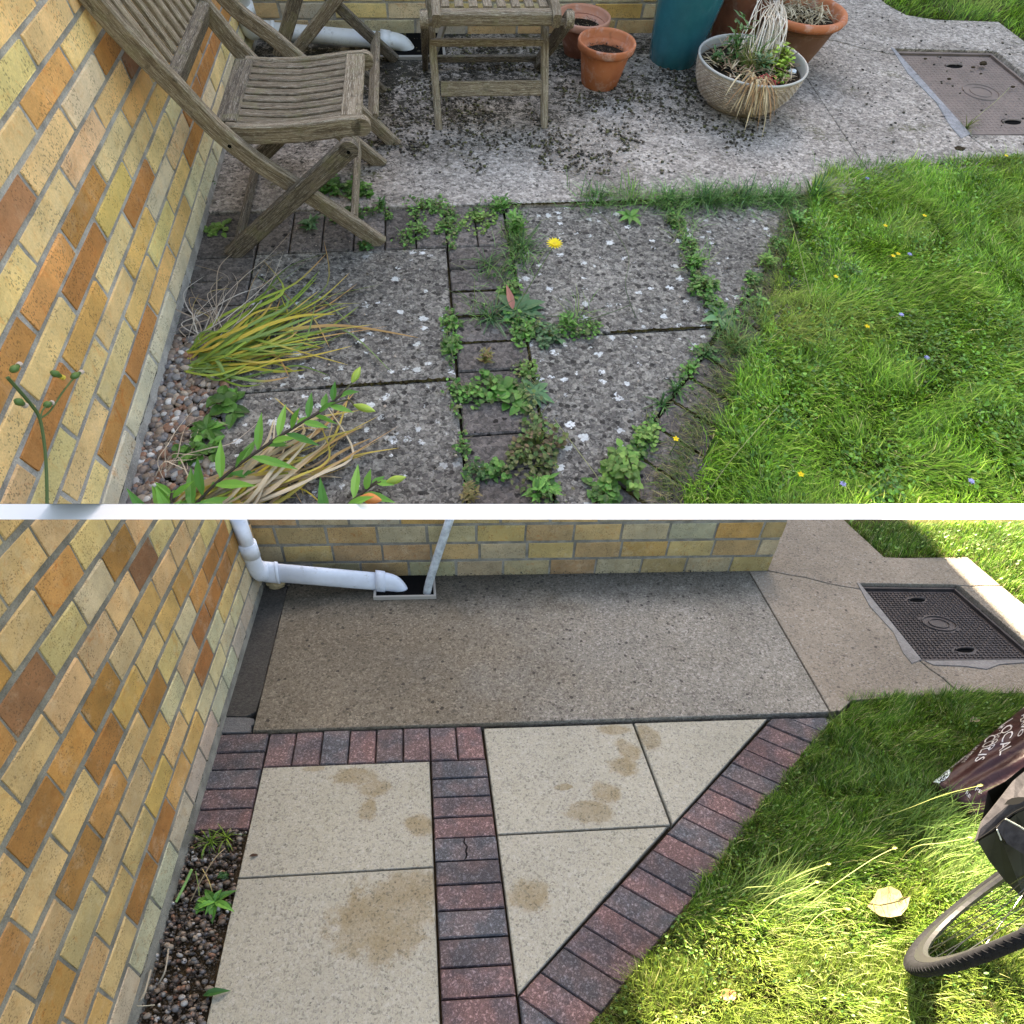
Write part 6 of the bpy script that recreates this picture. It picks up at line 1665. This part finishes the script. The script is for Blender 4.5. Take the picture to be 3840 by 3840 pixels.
# ------------------------------------------------------------------ brown printed sack on the lawn
def sack():
    # corners on the ground: tip, upper far end, lower far end (beyond the frame), lower near corner
    T = px(B, 1757, 1478, .02); U = px(B, 2010, 1268, .05); D = px(B, 2010, 1470, .03); N = px(B, 1842, 1552, .015)
    t = thing('sack', B, (T + U + D + N) / 4 * np.array([1, 1, 0]), 'glossy dark brown plastic sack with pale printing lying on the lawn', 'sack')
    nu, nv = 40, 26
    def S(u, v, off=0.0):
        e0 = T * (1 - u) + U * u; e1 = N * (1 - u) + D * u; tl = np.array([*(e0 * (1 - v) + e1 * v)])
        bul = (4 * v * (1 - v)) ** .55 * (.25 + .75 * min(1, u * 1.6)) * .085
        wr = .0045 * math.sin(17 * u + 9 * v + 2 * math.sin(5 * v)) * math.sin(3.14 * v) + .004 * math.sin(31 * v - 12 * u)
        tl[2] += bul + wr * min(1, 3 * u + .3) + off
        return tl
    V = [S(i / nu, j / nv) for i in range(nu + 1) for j in range(nv + 1)]
    Fc = [(i * (nv + 1) + j, i * (nv + 1) + j + 1, (i + 1) * (nv + 1) + j + 1, (i + 1) * (nv + 1) + j) for i in range(nu) for j in range(nv)]
    o = len(V); V += [np.array([p[0], p[1], .004]) for p in V[:]]; Fc += [tuple(q + o for q in f[::-1]) for f in Fc]
    edge = [(i * (nv + 1), (i + 1) * (nv + 1)) for i in range(nu)] + [(i * (nv + 1) + nv, (i + 1) * (nv + 1) + nv) for i in range(nu)] + [(j, j + 1) for j in range(nv)] + [(nu * (nv + 1) + j, nu * (nv + 1) + j + 1) for j in range(nv)]
    Fc += [(a, b, b + o, a + o) for a, b in edge]
    mk('film', V, Fc, m_foil, B, parent=t, smooth=True, nofix=False)
    # find the surface spot seen at a place of the print, then lay the letters in the sack's own (u, v)
    import itertools
    grid = [(i / 80, j / 60) for i in range(81) for j in range(61)]
    Wp = np.array([B.w(S(u, v)) for u, v in grid]) - CAM; c = Wp @ W; X = (2200 * c[:, 0] / c[:, 2] + 1850) / 1.98758; Y = (2200 * c[:, 1] / c[:, 2] + 2200) / 1.98758
    def uv(x, y):
        k = int(np.argmin((X - x) ** 2 + (Y - y) ** 2)); return np.array(grid[k])
    def text(s, x0, y0, x1, y1, hgt):
        """baseline runs from (x0,y0) to (x1,y1); letters stand to the right of it"""
        cu = bpy.data.curves.new('print', 'FONT'); cu.body = s; cu.size = 1; cu.resolution_u = 2
        ob = bpy.data.objects.new('print', cu); C.objects.link(ob); dg = bpy.context.evaluated_depsgraph_get(); me = bpy.data.meshes.new_from_object(ob.evaluated_get(dg))
        bpy.data.objects.remove(ob)
        bm = bmesh.new(); bm.from_mesh(me); bmesh.ops.triangulate(bm, faces=bm.faces); bmesh.ops.subdivide_edges(bm, edges=[e for e in bm.edges if e.calc_length() > .12], cuts=1)
        vs = np.array([v.co[:2] for v in bm.verts]); fs = [tuple(v.index for v in f.verts) for f in bm.faces]; bm.free()
        w = vs[:, 0].max(); a = uv(x0, y0); b = uv(x1, y1)
        dx, dy = x1 - x0, y1 - y0; l = math.hypot(dx, dy); hx, hy = dy / l * hgt, -dx / l * hgt
        h = uv(x0 + hx, y0 + hy) - a
        hb = uv(x1 + hx, y1 + hy) - b; h = (h + hb) / 2
        P = [a + (b - a) * q[0] / w + h * q[1] / .72 for q in vs]
        P = [S(min(1, max(0, p[0])), min(.999, max(0, p[1])), .0016) for p in P]
        mk('lettering', P, fs, m_print, B, parent=t, nofix=True)
    text('COLIS', 1842, 1376, 1836, 1440, 26)
    text('LOCAL', 1870, 1362, 1886, 1426, 22)
    text('N · FOOD', 1862, 1352, 1860, 1418, 12)
    text('Y · FLAVO', 1904, 1335, 1918, 1392, 12)
    text('BRITISH · TAS', 1915, 1312, 1930, 1385, 12)
    text('US MEATS', 1822, 1392, 1812, 1440, 9)
    text('INTIDUS', 1800, 1408, 1790, 1450, 9)
    text('PE', 1838, 1490, 1852, 1497, 8); text('RE', 1818, 1498, 1830, 1506, 8)
    cu = uv(1777, 1466); 
    V = [S(*cu, .0018)]; n = 26; e = uv(1777, 1466)
    for k in range(n):
        a = 6.2832 * k / n; p = uv(1777 + 17 * math.cos(a) * .9 - 3 * math.sin(a), 1466 - 12 * math.cos(a) * .9 - 8 * math.sin(a)); V.append(S(*p, .0018))
    mk('badge', V, [(0, 1 + k, 1 + (k + 1) % n) for k in range(n)], m_badge, B, parent=t, nofix=True)
    for dx, dy, r in ((-6, 3, 4), (0, -1, 4), (6, -5, 4), (-2, 6, 3), (4, 2, 3)):
        pts = [S(*uv(1777 + dx + r * math.cos(a), 1466 + dy + r * math.sin(a)), .0025) for a in np.linspace(0, 6.2832, 11)[:-1]]
        mk('badge_mark', *tube(pts, .0009, 4, closed=True), m_black, B, parent=t)
sack()
